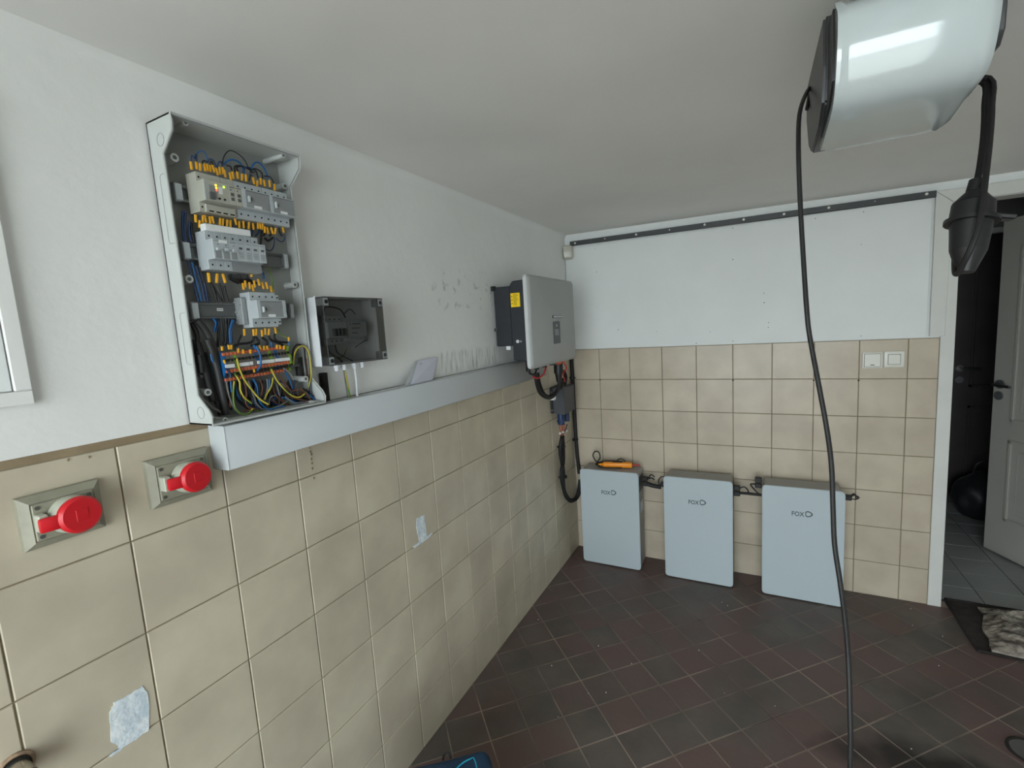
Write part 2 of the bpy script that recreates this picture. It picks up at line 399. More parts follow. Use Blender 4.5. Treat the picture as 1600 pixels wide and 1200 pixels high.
# plaster filler patches and drips on the left wall tiles
def patch(pix, seed, th=0.0016):
    rnd = random.Random(seed); pts = []
    P = [PX(*p) for p in pix]
    n = len(P)
    for i in range(n):
        a, b = P[i], P[(i + 1) % n]
        for k in range(4):
            q = a.lerp(b, k / 4); pts.append((q.y + rnd.uniform(-.0016, .0016), q.z + rnd.uniform(-.0016, .0016)))
    MB().prism(pts, 'x', 0.0, th).build('plaster_patch', 'filler_white', wall_left)
patch([(223, 1072), (205, 1082), (178, 1098), (172, 1112), (174, 1158), (185, 1166), (184, 1171), (170, 1180), (174, 1182), (192, 1168), (231, 1142), (233, 1110), (229, 1082)], 1)
patch([(663, 804), (651, 810), (650, 822), (654, 840), (655, 846), (644, 855), (648, 856), (660, 848), (668, 841), (676, 834), (674, 832), (667, 838), (665, 822)], 2, 0.0012)
mb = MB()
for (u, v, s) in [(424, 315, 7), (558, 297, 4)]:
    p = PX(u / 4, 640 + v / 4, 0.001); mb.ball(p, 0.0016, (0.5, 1, 1.6), 8)
for (u, v) in [(575, 215), (577, 240), (580, 262), (586, 280), (586, 310), (590, 335), (592, 368), (603, 428)]:
    p = PX(340 + u / 4, 640 + v / 4, 0.001); mb.ball(p, random.uniform(0.0015, 0.0035), (0.4, 1, 1.3), 8)
mb.build('plaster_drips', 'ledge_grout', wall_left)['kind'] = 'stuff'

# back wall
DX0, DX1, DZ = 1.97, 2.77, 2.025
mb = MB().box(-0.12, 1.935, 0.002, 0.11, -0.05, 2.2).box(1.935, 2.80, 0.002, 0.11, 2.06, 2.2).box(2.80, XR + 0.1, 0.002, 0.11, -0.05, 2.2)
wall_back = struct(mb.build('wall_back', 'board_paint', smooth=0))
MB().box(0.0, 1.915, 0.0004, 0.004, 0, 1.394).build('grout', 'wall_grout', wall_back)
ub = [0.0018] + [0.20108 + 0.19933 * j for j in range(9)] + [1.915]
zb = [1.3935, 1.1912, 0.9912, 0.7912, 0.5912, 0.3912, 0.1912, 0.0]
place_tiles(wall_back, ub, zb, lambda a, b: tile_mesh('tile', (1, 0, 0), (0, 0, 1), (0, -1, 0), a, b, 0.0034), 'wall_tile_back', lambda u, v: (u, -0.002 + random.uniform(-0.0004, 0.0004), v))
MB().box(0.004, 1.861, -0.010, 0.002, 1.3965, 2.058, 0.001).build('wall_board', 'board_paint', wall_back)
mb = MB()
for p in ((937.5, 593.5), (1145.3, 594.3), (1271.5, 594.5), (1341.5, 594.5)):
    q = PY(*p, -0.0025); mb.cyl(q, q + Vector((0, 0.004, 0)), 0.0045, 10)
mb.build('drill_holes', 'hole_dark', wall_back)['kind'] = 'stuff'
mb = MB()
for p in ((1145, 356.5), (1145, 405.5), (1193.5, 458), (1194, 473), (1201, 504), (1200.5, 511.5), (1274, 341.5), (1346, 382), (1349.5, 331), (1109.5, 518.5), (930, 388.5), (966, 515), (1026, 518), (1145, 533), (1088, 536.5), (932, 425), (1345.5, 525)):
    q = PY(*p, -0.0104); mb.cyl(q, q + Vector((0, 0.001, 0)), random.uniform(0.0018, 0.0032), 8)
mb.build('screw_marks', 'device_dark', wall_back)['kind'] = 'stuff'

# ceiling, right and front walls, driveway
mb = MB(); nx, ny = 28, 46
g = [[mb.bm.verts.new((-0.02 + (XR + 0.04) * i / nx, YF + (0.02 - YF) * k / ny, CZ((XR) * i / nx) + 0.006 * noise.noise(Vector((i * 0.35, k * 0.35, 4))) * (1 if 1 < i < nx and k < ny - 1 else 0))) for k in range(ny + 1)] for i in range(nx + 1)]
for i in range(nx):
    for k in range(ny): mb.bm.faces.new((g[i][k], g[i][k + 1], g[i + 1][k + 1], g[i + 1][k]))
struct(mb.build('ceiling', 'ceiling_paint', smooth=80))
struct(MB().box(-0.12, XR + 0.12, YF - 0.1, 0.12, 2.2, 2.3).build('trim_3', 'hall_paint'))
struct(MB().box(XR, XR + 0.1, YF, 0.11, 0, 2.2).build('wall_right', 'wall_paint'))
struct(MB().box(-0.12, OPX0, YF - 0.15, YF, -0.05, 2.2).box(OPX1, XR + 0.1, YF - 0.15, YF, -0.05, 2.2).box(OPX0, OPX1, YF - 0.15, YF, OPZ, 2.2).build('wall_front', 'board_paint', smooth=0))
struct(MB().box(-6, 9, YF - 12, YF, -0.2, -0.03).build('floor_driveway', 'concrete_outside', smooth=0))

# floor: 15 cm tiles laid diagonally
H = 0.10688; GX, GY = 0.0055, -0.999
floor = struct(MB().box(-0.1, XR + 0.1, YF - 0.05, 0.06, -0.05, -0.0010).build('floor', 'floor_grout', smooth=0))
def clip(poly, f):
    out = []
    for i in range(len(poly)):
        a, b = poly[i], poly[(i + 1) % len(poly)]; fa, fb = f(a), f(b)
        if fa >= 0: out.append(a)
        if fa * fb < 0:
            t = fa / (fa - fb); out.append((a[0] + (b[0] - a[0]) * t, a[1] + (b[1] - a[1]) * t))
    return out
tiles = []; gap = 0.0040 * 0.7071
for i in range(-2, 36):
    for k in range(-14, 46):
        if (i + k) % 2: continue
        # tile spans between grid corners: centre is one step to the right of the corner
        cx, cy = GX + H * (i + 1), GY - H * k
        h = H - gap
        poly = [(cx - h, cy), (cx, cy - h), (cx + h, cy), (cx, cy + h)]
        full = cx - h > 0.001 and cx + h < XR and cy + h < -0.001 and cy - h > YF
        if not full:
            for f in (lambda p: p[0] - 0.001, lambda p: XR - p[0], lambda p: -0.001 - p[1], lambda p: p[1] - YF):
                poly = clip(poly, f)
                if len(poly) < 3: break
            if len(poly) < 3: continue
            ar = abs(sum(poly[j][0] * poly[(j + 1) % len(poly)][1] - poly[(j + 1) % len(poly)][0] * poly[j][1] for j in range(len(poly)))) / 2
            if ar < 4e-5: continue
        d = Vector((cx, cy, 0)) - C
        zc = d.dot(r2)
        vis = 0
        if zc > 0.3:
            x, y = 800 + FPX * d.dot(r0) / zc, 600 + FPX * d.dot(r1) / zc
            if -80 < x < 1680 and y < 1290: vis = 1 / zc
        tiles.append((vis, full, cx, cy, poly))
tiles.sort(key=lambda t: -t[0])
def tile_poly(bm, poly, cx, cy, ch=0.0012):
    n = len(poly)
    mx = sum(p[0] for p in poly) / n; my = sum(p[1] for p in poly) / n
    top = []; mid = []; bot = []
    for p in poly:
        dx, dy = mx - p[0], my - p[1]; L = math.hypot(dx, dy) or 1
        k = min(ch * 1.41 / L, 0.4)
        top.append(bm.verts.new((p[0] + dx * k - cx, p[1] + dy * k - cy, 0))); mid.append(bm.verts.new((p[0] - cx, p[1] - cy, -ch))); bot.append(bm.verts.new((p[0] - cx, p[1] - cy, -0.008)))
    bm.faces.new(top)
    for A, B in ((bot, mid), (mid, top)):
        for j in range(n): bm.faces.new((A[j], A[(j + 1) % n], B[(j + 1) % n], B[j]))
fullmesh = None; restbm = bmesh.new()
for q, (vis, full, cx, cy, poly) in enumerate(tiles):
    if q < 290:
        if full and fullmesh: me = fullmesh
        else:
            bm = bmesh.new(); tile_poly(bm, poly, cx, cy); bmesh.ops.recalc_face_normals(bm, faces=bm.faces[:])
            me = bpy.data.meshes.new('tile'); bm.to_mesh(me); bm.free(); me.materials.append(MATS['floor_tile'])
            if full: fullmesh = me
        o = bpy.data.objects.new('tile', me); col.objects.link(o); o.parent = floor; o.location = (cx, cy, random.uniform(-0.0005, 0.0004))
    else: tile_poly(restbm, poly, 0, 0)
bmesh.ops.recalc_face_normals(restbm, faces=restbm.faces[:])
me = bpy.data.meshes.new('far_tiles'); restbm.to_mesh(me); restbm.free()
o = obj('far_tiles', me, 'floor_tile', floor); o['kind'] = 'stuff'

# hallway beyond the door
HX0, HX1, HY = 1.5, 3.3, 1.66
fh = struct(MB().box(HX0, HX1, 0.06, HY, -0.05, -0.0015).build('floor_hall', 'hall_grout', smooth=0))
hx = [HX0, 1.575, 1.775, 1.975, 2.175, 2.382, 2.585, 2.785, 2.985, 3.185, HX1]; hy = [0.085, 0.25, 0.442, 0.64, 0.84, 1.04, 1.24, 1.44, HY]
place_tiles(fh, hx, hy, lambda a, b: tile_mesh('tile', (1, 0, 0), (0, 1, 0), (0, 0, 1), a, b, 0.004), 'hall_tile', lambda u, v: (u, v, 0))
struct(MB().box(HX0 - 0.1, HX0, 0.11, HY, 0, 2.5).build('wall_hall_left', 'hall_paint'))
struct(MB().box(HX1, HX1 + 0.1, 0.11, HY, 0, 2.5).build('wall_hall_right', 'hall_paint'))
struct(MB().box(HX0 - 0.1, HX1 + 0.1, HY, HY + 0.1, -0.05, 2.5).build('wall_hall_back', 'hall_paint'))
struct(MB().box(HX0 - 0.1, HX1 + 0.1, 0.12, HY + 0.1, 2.5, 2.6).build('ceiling_hall', 'hall_paint'))
struct(MB().box(HX0 - 0.1, HX1 + 0.1, 0.111, 0.118, 2.1, 2.6).build('wall_hall_front', 'hall_paint'))

# door frame (trim) with cut-back casing
tr = thing('trim_1', (DX0, 0, 0), None, None); struct(tr)
MB().box(1.9155, DX0, -0.006, 0.115, 0, DZ + 0.04, 0.0015).build('jamb', 'trim_white', tr)
MB().box(DX1, DX1 + 0.04, -0.006, 0.115, 0, DZ + 0.04, 0.0015).build('jamb', 'trim_white', tr)
MB().box(DX0, DX1, -0.006, 0.115, DZ, DZ + 0.04, 0.0015).build('head', 'trim_white', tr)
MB().prism([(1.8715, 1.402), (1.929, 1.402), (1.934, 2.027), (1.8715, 2.084)], 'y', -0.017, -0.0062, 0.0015).build('casing', 'trim_white', tr)
MB().prism([(1.8725, 2.0845), (1.935, 2.028), (2.81, 2.028), (2.87, 2.0845)], 'y', -0.017, -0.0062, 0.0015).build('casing_head', 'trim_white', tr)
MB().prism([(2.811, 2.028), (2.871, 2.0845), (2.871, 0), (2.811, 0)], 'y', -0.017, -0.0062, 0.0015).build('casing', 'trim_white', tr)

# open panelled door leaf: hinged on the right, swung into the hallway
hinge = Vector((2.725, 0.105, 0)); free = Vector((2.395, 0.84, 0))
dd = (free - hinge).normalized(); nn = Vector((dd.y, -dd.x, 0))
if nn.dot(C - free) < 0: nn = -nn
door = struct(thing('door_1', hinge, None, None))
def leafbox(s0, s1, z0, z1, n0, n1, bev=0.0, seg=1):
    """s measured from the free edge towards the hinge, n outward towards the camera"""
    t = bmesh.new(); bmesh.ops.create_cube(t, size=1)
    for v in t.verts: v.co = Vector((v.co.x * (s1 - s0), v.co.y * (n1 - n0), v.co.z * (z1 - z0)))
    if bev: bmesh.ops.bevel(t, geom=t.edges[:], offset=bev, segments=seg, affect='EDGES')
    M = Matrix.Translation(free - dd * ((s0 + s1) / 2) + nn * ((n0 + n1) / 2) + Vector((0, 0, (z0 + z1) / 2)))
    q = Matrix((( -dd.x, nn.x, 0), (-dd.y, nn.y, 0), (0, 0, 1))).to_4x4()
    b = MB(); b._add(t, M @ q); return b
leafbox(0, 0.80, 0.012, 2.015, -0.04, 0, 0.002).build('leaf', 'door_grey', door)
for z0, z1 in ((0.235, 0.735), (0.84, 1.86)):
    for (a, b_, c_, d_) in ((0.12, 0.142, z0, z1), (0.66, 0.682, z0, z1), (0.12, 0.682, z0, z0 + 0.022), (0.12, 0.682, z1 - 0.022, z1)):
        leafbox(a, b_, c_, d_, 0.0, 0.010, 0.004, 2).build('moulding', 'door_grey', door)
    leafbox(0.18, 0.62, z0 + 0.06, z1 - 0.06, 0.0, 0.005, 0.004).build('panel', 'door_grey', door)
def LP(s, z, n): return free - dd * s + nn * n + Vector((0, 0, z))
hd = MB().cyl(LP(0.045, 1.056, 0), LP(0.045, 1.056, 0.009), 0.026, 24).build('handle_rose', 'device_dark', door)
MB().cyl(LP(0.045, 1.056, 0.005), LP(0.045, 1.056, 0.045), 0.009, 12).tube([LP(0.045, 1.056, 0.045), LP(0.075, 1.055, 0.05), LP(0.15, 1.052, 0.048)], 0.0085, 10).build('lever', 'metal_screw', hd)
MB().cyl(LP(0.04, 0.986, 0), LP(0.04, 0.986, 0.008), 0.026, 24).build('keyhole_plate', 'device_dark', door)

# dark door at the far end of the hallway
d2 = struct(thing('door_2', (2.8, HY, 0), None, None))
MB().box(2.375, 2.413, HY - 0.03, HY, 0, 2.06, 0.003).box(3.215, 3.25, HY - 0.03, HY, 0, 2.06, 0.003).box(2.413, 3.215, HY - 0.03, HY, 2.02, 2.06, 0.003).build('frame', 'trim_white', d2)
MB().box(2.414, 3.214, HY - 0.022, HY, 0.008, 2.018, 0.002).build('leaf', 'dark_door', d2)
for z0, z1 in ((0.2, 0.78), (0.92, 1.86)):
    for x0, x1 in ((2.52, 2.77), (2.86, 3.11)):
        MB().box(x0, x0 + 0.02, HY - 0.03, HY - 0.02, z0, z1, 0.003).box(x1 - 0.02, x1, HY - 0.03, HY - 0.02, z0, z1, 0.003).box(x0, x1, HY - 0.03, HY - 0.02, z0, z0 + 0.02, 0.003).box(x0, x1, HY - 0.03, HY - 0.02, z1 - 0.02, z1, 0.003).build('moulding', 'dark_door', d2)
h2 = MB().cyl((2.465, HY - 0.022, 1.06), (2.465, HY - 0.032, 1.06), 0.025, 18).build('handle_rose', 'metal_screw', d2)
MB().cyl((2.465, HY - 0.03, 1.06), (2.465, HY - 0.07, 1.06), 0.009, 10).tube([(2.465, HY - 0.07, 1.06), (2.5, HY - 0.075, 1.06), (2.57, HY - 0.072, 1.057)], 0.008, 8).build('lever', 'metal_screw', h2)
MB().cyl((2.465, HY - 0.022, 0.975), (2.465, HY - 0.032, 0.975), 0.025, 18).build('keyhole_plate', 'device_dark', d2)

# ------------------------------------------------------------------ open distribution board
BY0, BY1, BZ0, BZ1 = -2.427, -2.123, 1.4015, 2.038
bd = thing('distribution_board', (0, (BY0 + BY1) / 2, BZ0), 'open grey distribution board with rows of breakers and yellow-tagged wires', 'distribution board')
prof = [(0.0, BZ0), (0.084, BZ0), (0.086, 1.418), (0.078, 1.432), (0.043, 1.466), (0.045, 1.7), (0.043, 1.969), (0.085, 2.006), (0.088, 2.022), (0.086, BZ1), (0.0, BZ1)]
T = 0.0032
mb = MB()
for y in (BY0, BY1 - T): mb.prism(prof, 'y', y, y + T)
mb.box(0, 0.086, BY0, BY1, BZ1 - T, BZ1).box(0, 0.085, BY0, BY1, BZ0, BZ0 + T).box(0, 0.003, BY0, BY1, BZ0, BZ1)
mb.build('enclosure_body', 'enclosure_grey', bd, smooth=25)
MB().box(0.003, 0.0055, BY0 + T, BY1 - T, BZ0 + T, BZ1 - T).build('back_plate', 'interior_shade_grey', bd, smooth=0)  # added sheet: the shade inside the box is put into its darker grey
rp = [(x, z) for x, z in prof[1:-1]]
for o_, m_, rr, nm in ((0.0, 'enclosure_grey', 0.0026, 'rim'), (0.0032, 'device_mid', 0.0012, 'gasket')):
    yy0, yy1 = BY0 + T / 2 + o_, BY1 - T / 2 - o_
    loop = [(x + 0.0006, yy0, z + (o_ if z < 1.41 else -o_ if z > 2.03 else 0)) for x, z in rp] + [(x + 0.0006, yy1, z + (o_ if z < 1.41 else -o_ if z > 2.03 else 0)) for x, z in rp[::-1]]
    MB().tube(loop, rr, 6, closed=True, smooth=False).build(nm, m_, bd)
# knock-outs on the left side
for z in (1.995, 1.428):
    MB().ring((0.045 if z > 1.7 else 0.050, BY0 - 0.0002, z), (0, 1, 0), 0.0125, 0.0006, 24, 5).build('knockout', 'device_mid', bd)
for za, zc_ in ((1.93, 1.79), (1.645, 1.535)):
    pts = [(0.044, za), (0.028, za), (0.0235, za - 0.005), (0.0235, zc_ + 0.005), (0.028, zc_), (0.044, zc_)]
    MB().tube([(x, BY0 - 0.0002, z) for x, z in pts], 0.0006, 5, smooth=False).build('knockout', 'device_mid', bd)
# screw posts
for (px, py, x1, rr) in ((290, 192, 0.072, 0.0055), (443, 243, 0.078, 0.0055), (273, 246, 0.034, 0.0085), (447, 291, 0.036, 0.0080), (296, 436, 0.036, 0.0085), (461, 445, 0.040, 0.0075), (325, 613, 0.036, 0.0080), (478, 592, 0.052, 0.0080), (352, 656, 0.072, 0.0055), (493, 629, 0.076, 0.0055)):
    p = PX(px, py, x1); p.y = min(max(p.y, BY0 + 0.012), BY1 - 0.012)
    mb = MB().cyl((0.004, p.y, p.z), (x1 - 0.004, p.y, p.z), rr * 1.15, 18, rr).cyl((x1 - 0.004, p.y, p.z), (x1, p.y, p.z), rr, 18)
    po_ = mb.build('screw_post', 'enclosure_grey', bd)
    MB().cyl((x1 - 0.001, p.y, p.z), (x1 + 0.0004, p.y, p.z), rr * 0.5, 12).build('screw_hole', 'device_dark', po_)
# mounting rails with end clips
ROWS = (1.9015, 1.7795, 1.6505)
for z in ROWS + (1.52,):
    MB().box(0.018, 0.0205, -2.405, -2.145, z - 0.0135, z + 0.0135).box(0.0205, 0.026, -2.405, -2.145, z + 0.011, z + 0.0135).box(0.0205, 0.026, -2.405, -2.145, z - 0.0135, z - 0.011).box(0.0245, 0.026, -2.405, -2.145, z + 0.0125, z + 0.0175).box(0.0245, 0.026, -2.405, -2.145, z - 0.0175, z - 0.0125).build('mounting_rail', 'steel_rail', bd)
for z in ROWS:
    for y in (-2.4, -2.153):
        c_ = MB().box(0.005, 0.03, y - 0.006, y + 0.006, z - 0.02, z + 0.02, 0.001).build('rail_clip', 'device_mid', bd)
        MB().box(0.03, 0.0325, y - 0.005, y + 0.009 if y < -2.3 else y + 0.005, z - 0.017, z + 0.017, 0.001).build('clip_face', 'device_grey', c_)

def module(y0, y1, zc_, m, name, nose=0.0865, sh=0.062, nh=0.0215, hh=0.0415, x0=0.026):
    pr = [(x0, -hh), (sh, -hh), (sh, -nh), (nose, -nh), (nose, nh), (sh, nh), (sh, hh), (x0, hh)]
    return MB().prism([(x, z + zc_) for x, z in pr], 'y', y0 + 0.0002, y1 - 0.0002, 0.0006).build(name, m, bd, smooth=0)
def terminals(dev, ys_, zc_, rr=0.0021, dz=(0.031, -0.031), x=0.0622):
    mb = MB()
    for y in ys_:
        for d in dz: mb.cyl((x - 0.002, y, zc_ + d), (x + 0.0002, y, zc_ + d), rr, 10)
    mb.build('terminal_screws', 'hole_dark', dev)['kind'] = 'stuff'
def plate(dev, y0, y1, z0, z1, m, name, x=0.0865, t=0.0007):
    return MB().box(x - 0.0002, x + t, y0, y1, z0, z1).build(name, m, dev, smooth=0)
def stickers(dev, lines, m='device_dark', x=0.0874):
    mb = MB()
    for y0, y1, z0, z1 in lines: mb.box(x - 0.0003, x + 0.0002, y0, y1, z0, z1)
    mb.build('print', m, dev, smooth=0)

Z1 = ROWS[0]
dv = module(-2.377, -2.3235, Z1, 'device_warm', 'phase_monitor')
terminals(dv, [-2.371], Z1)
plate(dv, -2.3765, -2.3735, Z1 - 0.02, Z1 + 0.02, 'device_grey', 'side_strip'); plate(dv, -2.367, -2.352, Z1 - 0.016, Z1 + 0.012, 'device_mid', 'dial_plate'); plate(dv, -2.345, -2.3375, Z1 - 0.003, Z1 + 0.012, 'label_white', 'label')
plate(dv, -2.368, -2.358, Z1 - 0.018, Z1 - 0.004, 'device_dark', 'toggle', t=0.006)
for dz, mm in ((0.0135, 'led_amber'), (0.008, 'led_amber'), (0.0035, 'led_red')):
    MB().ball((0.0866, -2.3508, Z1 + dz), 0.0022, n=10).build('indicator_lamp', mm, dv)
MB().ball((0.0866, -2.3335, Z1 + 0.0135), 0.0022, n=10).build('indicator_lamp', 'led_green', dv)
for y in (-2.3465, -2.335): MB().cyl((0.086, y, Z1 - 0.0135), (0.0885, y, Z1 - 0.0135), 0.0023, 12).build('knob', 'black_plastic', dv)
MB().box(0.055, 0.067, -2.366, -2.3, Z1 - 0.041, Z1 - 0.024, 0.001).build('terminal_cover', 'device_warm', dv)
mb = MB()
for i in range(4): mb.box(0.0668, 0.0674, -2.36 + i * 0.0155, -2.350 + i * 0.0155, Z1 - 0.0395, Z1 - 0.0365)
mb.build('terminal_slots', 'hole_dark', dv)
for i, y in enumerate((-2.3235, -2.308)):
    dv = module(y, y + 0.0155, Z1, 'device_warm', 'relay'); plate(dv, y + 0.004, y + 0.0115, Z1 - 0.012, Z1 - 0.005, 'device_dark', 'slider'); plate(dv, y + 0.004, y + 0.0115, Z1 - 0.002, Z1 + 0.005, 'device_dark', 'slider')
    stickers(dv, [(y + 0.002, y + 0.013, Z1 + 0.016, Z1 + 0.0175), (y + 0.003, y + 0.006, Z1 + 0.0095, Z1 + 0.012)])
def rcd(y0, n, zc_, pw=0.0171):
    y1 = y0 + n * pw
    dv = module(y0, y1, zc_, 'device_grey', 'residual_current_breaker')
    plate(dv, y0 + 0.008, y1 - 0.0025, zc_ - 0.019, zc_ + 0.017, 'device_mid', 'front_plate')
    stickers(dv, [(y0 + 0.009, y1 - 0.003, zc_ + 0.017, zc_ + 0.0185)])
    terminals(dv, [y0 + pw * (k + 0.5) for k in range(n)], zc_)
    MB().box(0.086, 0.0925, y0 + 0.012, y0 + 0.0165, zc_ - 0.008, zc_ + 0.006, 0.001).build('toggle', 'device_grey', dv)
    MB().box(0.087, 0.0905, y0 + 0.0175, y0 + 0.021, zc_ - 0.004, zc_ + 0.002, 0.0006).build('test_button', 'device_dark', dv)
    plate(dv, y0 + 0.026, y0 + 0.045, zc_ - 0.0185, zc_ - 0.0125, 'label_white', 'label', t=0.0012)
    return dv
rcd(-2.2922, 4, Z1); rcd(-2.2232, 4, Z1)
# row 2: three miniature breakers and four surge arresters under a white busbar cover
Z2 = ROWS[1]; pw = 0.01775
for k in range(3):
    y = -2.3745 + k * pw
    dv = module(y, y + pw, Z2, 'device_grey', 'circuit_breaker'); terminals(dv, [y + pw / 2], Z2)
    plate(dv, y + 0.0035, y + pw - 0.0025, Z2 - 0.0195, Z2 + 0.001, 'device_mid', 'switch_well')
    MB().box(0.086, 0.094, y + 0.0045, y + pw - 0.004, Z2 - 0.004, Z2 + 0.002, 0.001).build('toggle', 'device_grey', dv)
    stickers(dv, [(y + 0.003, y + pw - 0.002, Z2 + 0.0165, Z2 + 0.0175), (y + 0.009, y + 0.012, Z2 + 0.009, Z2 + 0.0105)])
plate(dv, -2.361, -2.343, Z2 + 0.0135, Z2 + 0.0195, 'label_white', 'label', t=0.0014)
for k in range(3, 7):
    y = -2.3745 + k * pw
    dv = module(y, y + pw, Z2, 'device_grey', 'surge_arrester'); terminals(dv, [y + pw / 2], Z2, dz=(0.031,))
    plate(dv, y + 0.005, y + pw - 0.005, Z2 + 0.0045, Z2 + 0.009, 'device_dark', 'status_window')
    stickers(dv, [(y + 0.002, y + pw - 0.002, Z2 + 0.0165, Z2 + 0.0175)] + [(y + 0.003, y + pw - 0.004, Z2 - 0.004 - i * 0.0036, Z2 - 0.003 - i * 0.0036) for i in range(4)], 'device_mid')
    plate(dv, y, y + pw, Z2 - 0.041, Z2 - 0.022, 'device_mid', 'lower_cover', x=0.0622)
    plate(dv, y, y + pw, Z2 + 0.022, Z2 + 0.041, 'device_mid', 'upper_cover', x=0.0600)
MB().box(0.052, 0.071, -2.376, -2.272, Z2 + 0.0405, Z2 + 0.055, 0.001).build('busbar_cover', 'label_white', bd)
# row 3: one residual current breaker with an auxiliary contact
Z3 = ROWS[2]
dv = rcd(-2.290, 4, Z3)
ax = module(-2.2216, -2.2125, Z3, 'device_grey', 'auxiliary_contact', hh=0.036); terminals(ax, [-2.217], Z3, dz=(0.03, -0.03))
sm = MB().box(0.022, 0.05, -2.304, -2.2905, Z3 - 0.034, Z3 + 0.03, 0.002)
for i in range(7): sm.box(0.024 + (i % 3) * 0.008, 0.0315 + (i % 3) * 0.008, -2.307, -2.303, Z3 - 0.03 + i * 0.008, Z3 - 0.0255 + i * 0.008, 0.001)
sm.build('end_stop', 'device_mid', bd)
MB().box(0.0205, 0.0262, -2.395, -2.305, Z3 - 0.0125, Z3 + 0.0125).build('rail_cover', 'device_dark', bd)
lb = plate(bd, -2.348, -2.334, Z3 - 0.0005, Z3 + 0.006, 'label_white', 'label', x=0.0263)
tm = text_mesh('NOARK', 0.0036); tm.transform(Matrix(((0, 0, 1, 0.0272), (1, 0, 0, -2.341), (0, 1, 0, Z3 + 0.0027), (0, 0, 0, 1)))); obj('lettering', tm, 'black_plastic', lb)
# terminal blocks
NB = 20; by0 = -2.366; pb = 0.00872
for k in range(NB):
    y = by0 + k * pb; zz = 1.5215 + 0.0003 * k
    mm = 'wire_blue' if k in (0, 9, 15) else 'block_green' if k in (3, 13, 19) else 'block_grey'
    pr = [(0.024, -0.034), (0.044, -0.034), (0.044, -0.026), (0.052, -0.017), (0.058, -0.004), (0.058, 0.006), (0.050, 0.014), (0.050, 0.026), (0.044, 0.034), (0.024, 0.034)]
    tb = MB().prism([(x, z + zz) for x, z in pr], 'y', y + 0.0003, y + pb - 0.0003).build('terminal_block', mm, bd, smooth=0)
    lv = 'block_green' if k == 19 else 'lever_orange'
    for zo, xo in ((0.029, 0.052), (-0.0095, 0.058), (-0.029, 0.050)):
        MB().box(xo - 0.004, xo + 0.0015, y + 0.001, y + pb - 0.001, zz + zo - 0.0035, zz + zo + 0.0035, 0.0006).build('lever', lv, tb, smooth=0)
    MB().box(0.050, 0.0525, y + 0.002, y + pb - 0.002, zz + 0.011, zz + 0.018).build('wire_entry', 'hole_dark', tb, smooth=0)
    MB().box(0.050, 0.0535, y + 0.002, y + pb - 0.002, zz - 0.022, zz - 0.015).build('wire_entry', 'hole_dark', tb, smooth=0)
for (y0, y1) in ((-2.366, -2.345), (-2.335, -2.31), (-2.308, -2.300), (-2.288, -2.243), (-2.24, -2.199)):
    MB().box(0.058, 0.0605, y0, y1, 1.5195 + 0.02 * (y0 + 2.366), 1.5275 + 0.02 * (y0 + 2.366)).build('marker_strip', 'label_white', bd, smooth=0)

def Zm(z): return lambda u, v, x: PX(z[0] + u / z[2], z[1] + v / z[2], x)
q1, q2, q3, q4 = Zm((280, 220, 8)), Zm((270, 330, 8)), Zm((280, 430, 8)), Zm((300, 530, 7.273))
def markers(q, pts, x, h=0.0162, w_=0.0040, dirn=1):
    for (u, v) in pts:
        p = q(u, v, x); a = random.uniform(-0.16, 0.16)
        rot = Matrix.Rotation(a, 3, 'X') @ Matrix.Rotation(random.uniform(-0.25, 0.15) * dirn, 3, 'Y')
        MB().box(p.x - w_ / 2, p.x + w_ / 2, p.y - w_ / 2, p.y + w_ / 2, p.z - h / 2, p.z + h / 2, 0.0005, rot=rot).build('wire_marker', 'marker_yellow', bd, smooth=0)
markers(q1, [(150, 310), (215, 310), (260, 330), (318, 335), (350, 335), (385, 345), (425, 350), (470, 385), (505, 375), (545, 375), (570, 410), (640, 445), (670, 430), (728, 430), (785, 455), (835, 465), (930, 500), (975, 540), (1020, 510), (1065, 530), (1130, 535), (1192, 580)], 0.052)
markers(q1, [(205, 970), (255, 1040), (295, 980), (325, 975), (385, 990), (420, 990), (510, 1010), (545, 1015), (598, 1030), (640, 1035), (705, 1010), (750, 1050), (805, 1050), (870, 1060), (925, 1070), (985, 1060), (1010, 1060), (1040, 1070), (1070, 1110), (1105, 1120), (1160, 1125), (1200, 1130), (1300, 1110)], 0.050, dirn=-1)
markers(q2, [(450, 830), (550, 840), (640, 840)], 0.052, h=0.021, w_=0.0046, dirn=-1)
markers(q2, [(983, 805)], 0.05, h=0.006)
markers(q2, [(880, 940), (905, 910), (960, 930), (1020, 910), (1000, 960), (1075, 890), (1125, 930), (1175, 930), (1230, 975)], 0.05)
markers(q3, [(815, 715), (930, 715), (960, 710), (1035, 725), (1075, 705), (1120, 710), (1205, 690)], 0.05, dirn=-1)
markers(q3, [(535, 915), (620, 900), (650, 900), (565, 1085), (740, 940), (800, 955), (890, 955), (1010, 905), (1060, 910), (1100, 905), (1220, 895), (1260, 900), (1310, 905), (1370, 800), (935, 1190)], 0.054, h=0.010)
def wire(q, pts, m, x, r=0.0016, x1=None, bow=0.0, name='wire'):
    n = len(pts); P = []
    for i, (u, v) in enumerate(pts):
        t = i / (n - 1); xx = x + ((x1 if x1 is not None else x) - x) * t + bow * math.sin(math.pi * t)
        p_ = q(u, v, xx); p_.y = min(max(p_.y, BY0 + 0.004 + r), BY1 - 0.004 - r); p_.z = max(p_.z, BZ0 + 0.004 + r); P.append(p_)
    return MB().tube(P, r, 7, sub=3).build(name, m, bd, smooth=60)
B_, N_, K_, G_, W_, Br = 'wire_blue', 'wire_navy', 'wire_black', 'wire_green_yellow', 'wire_grey', 'wire_brown'
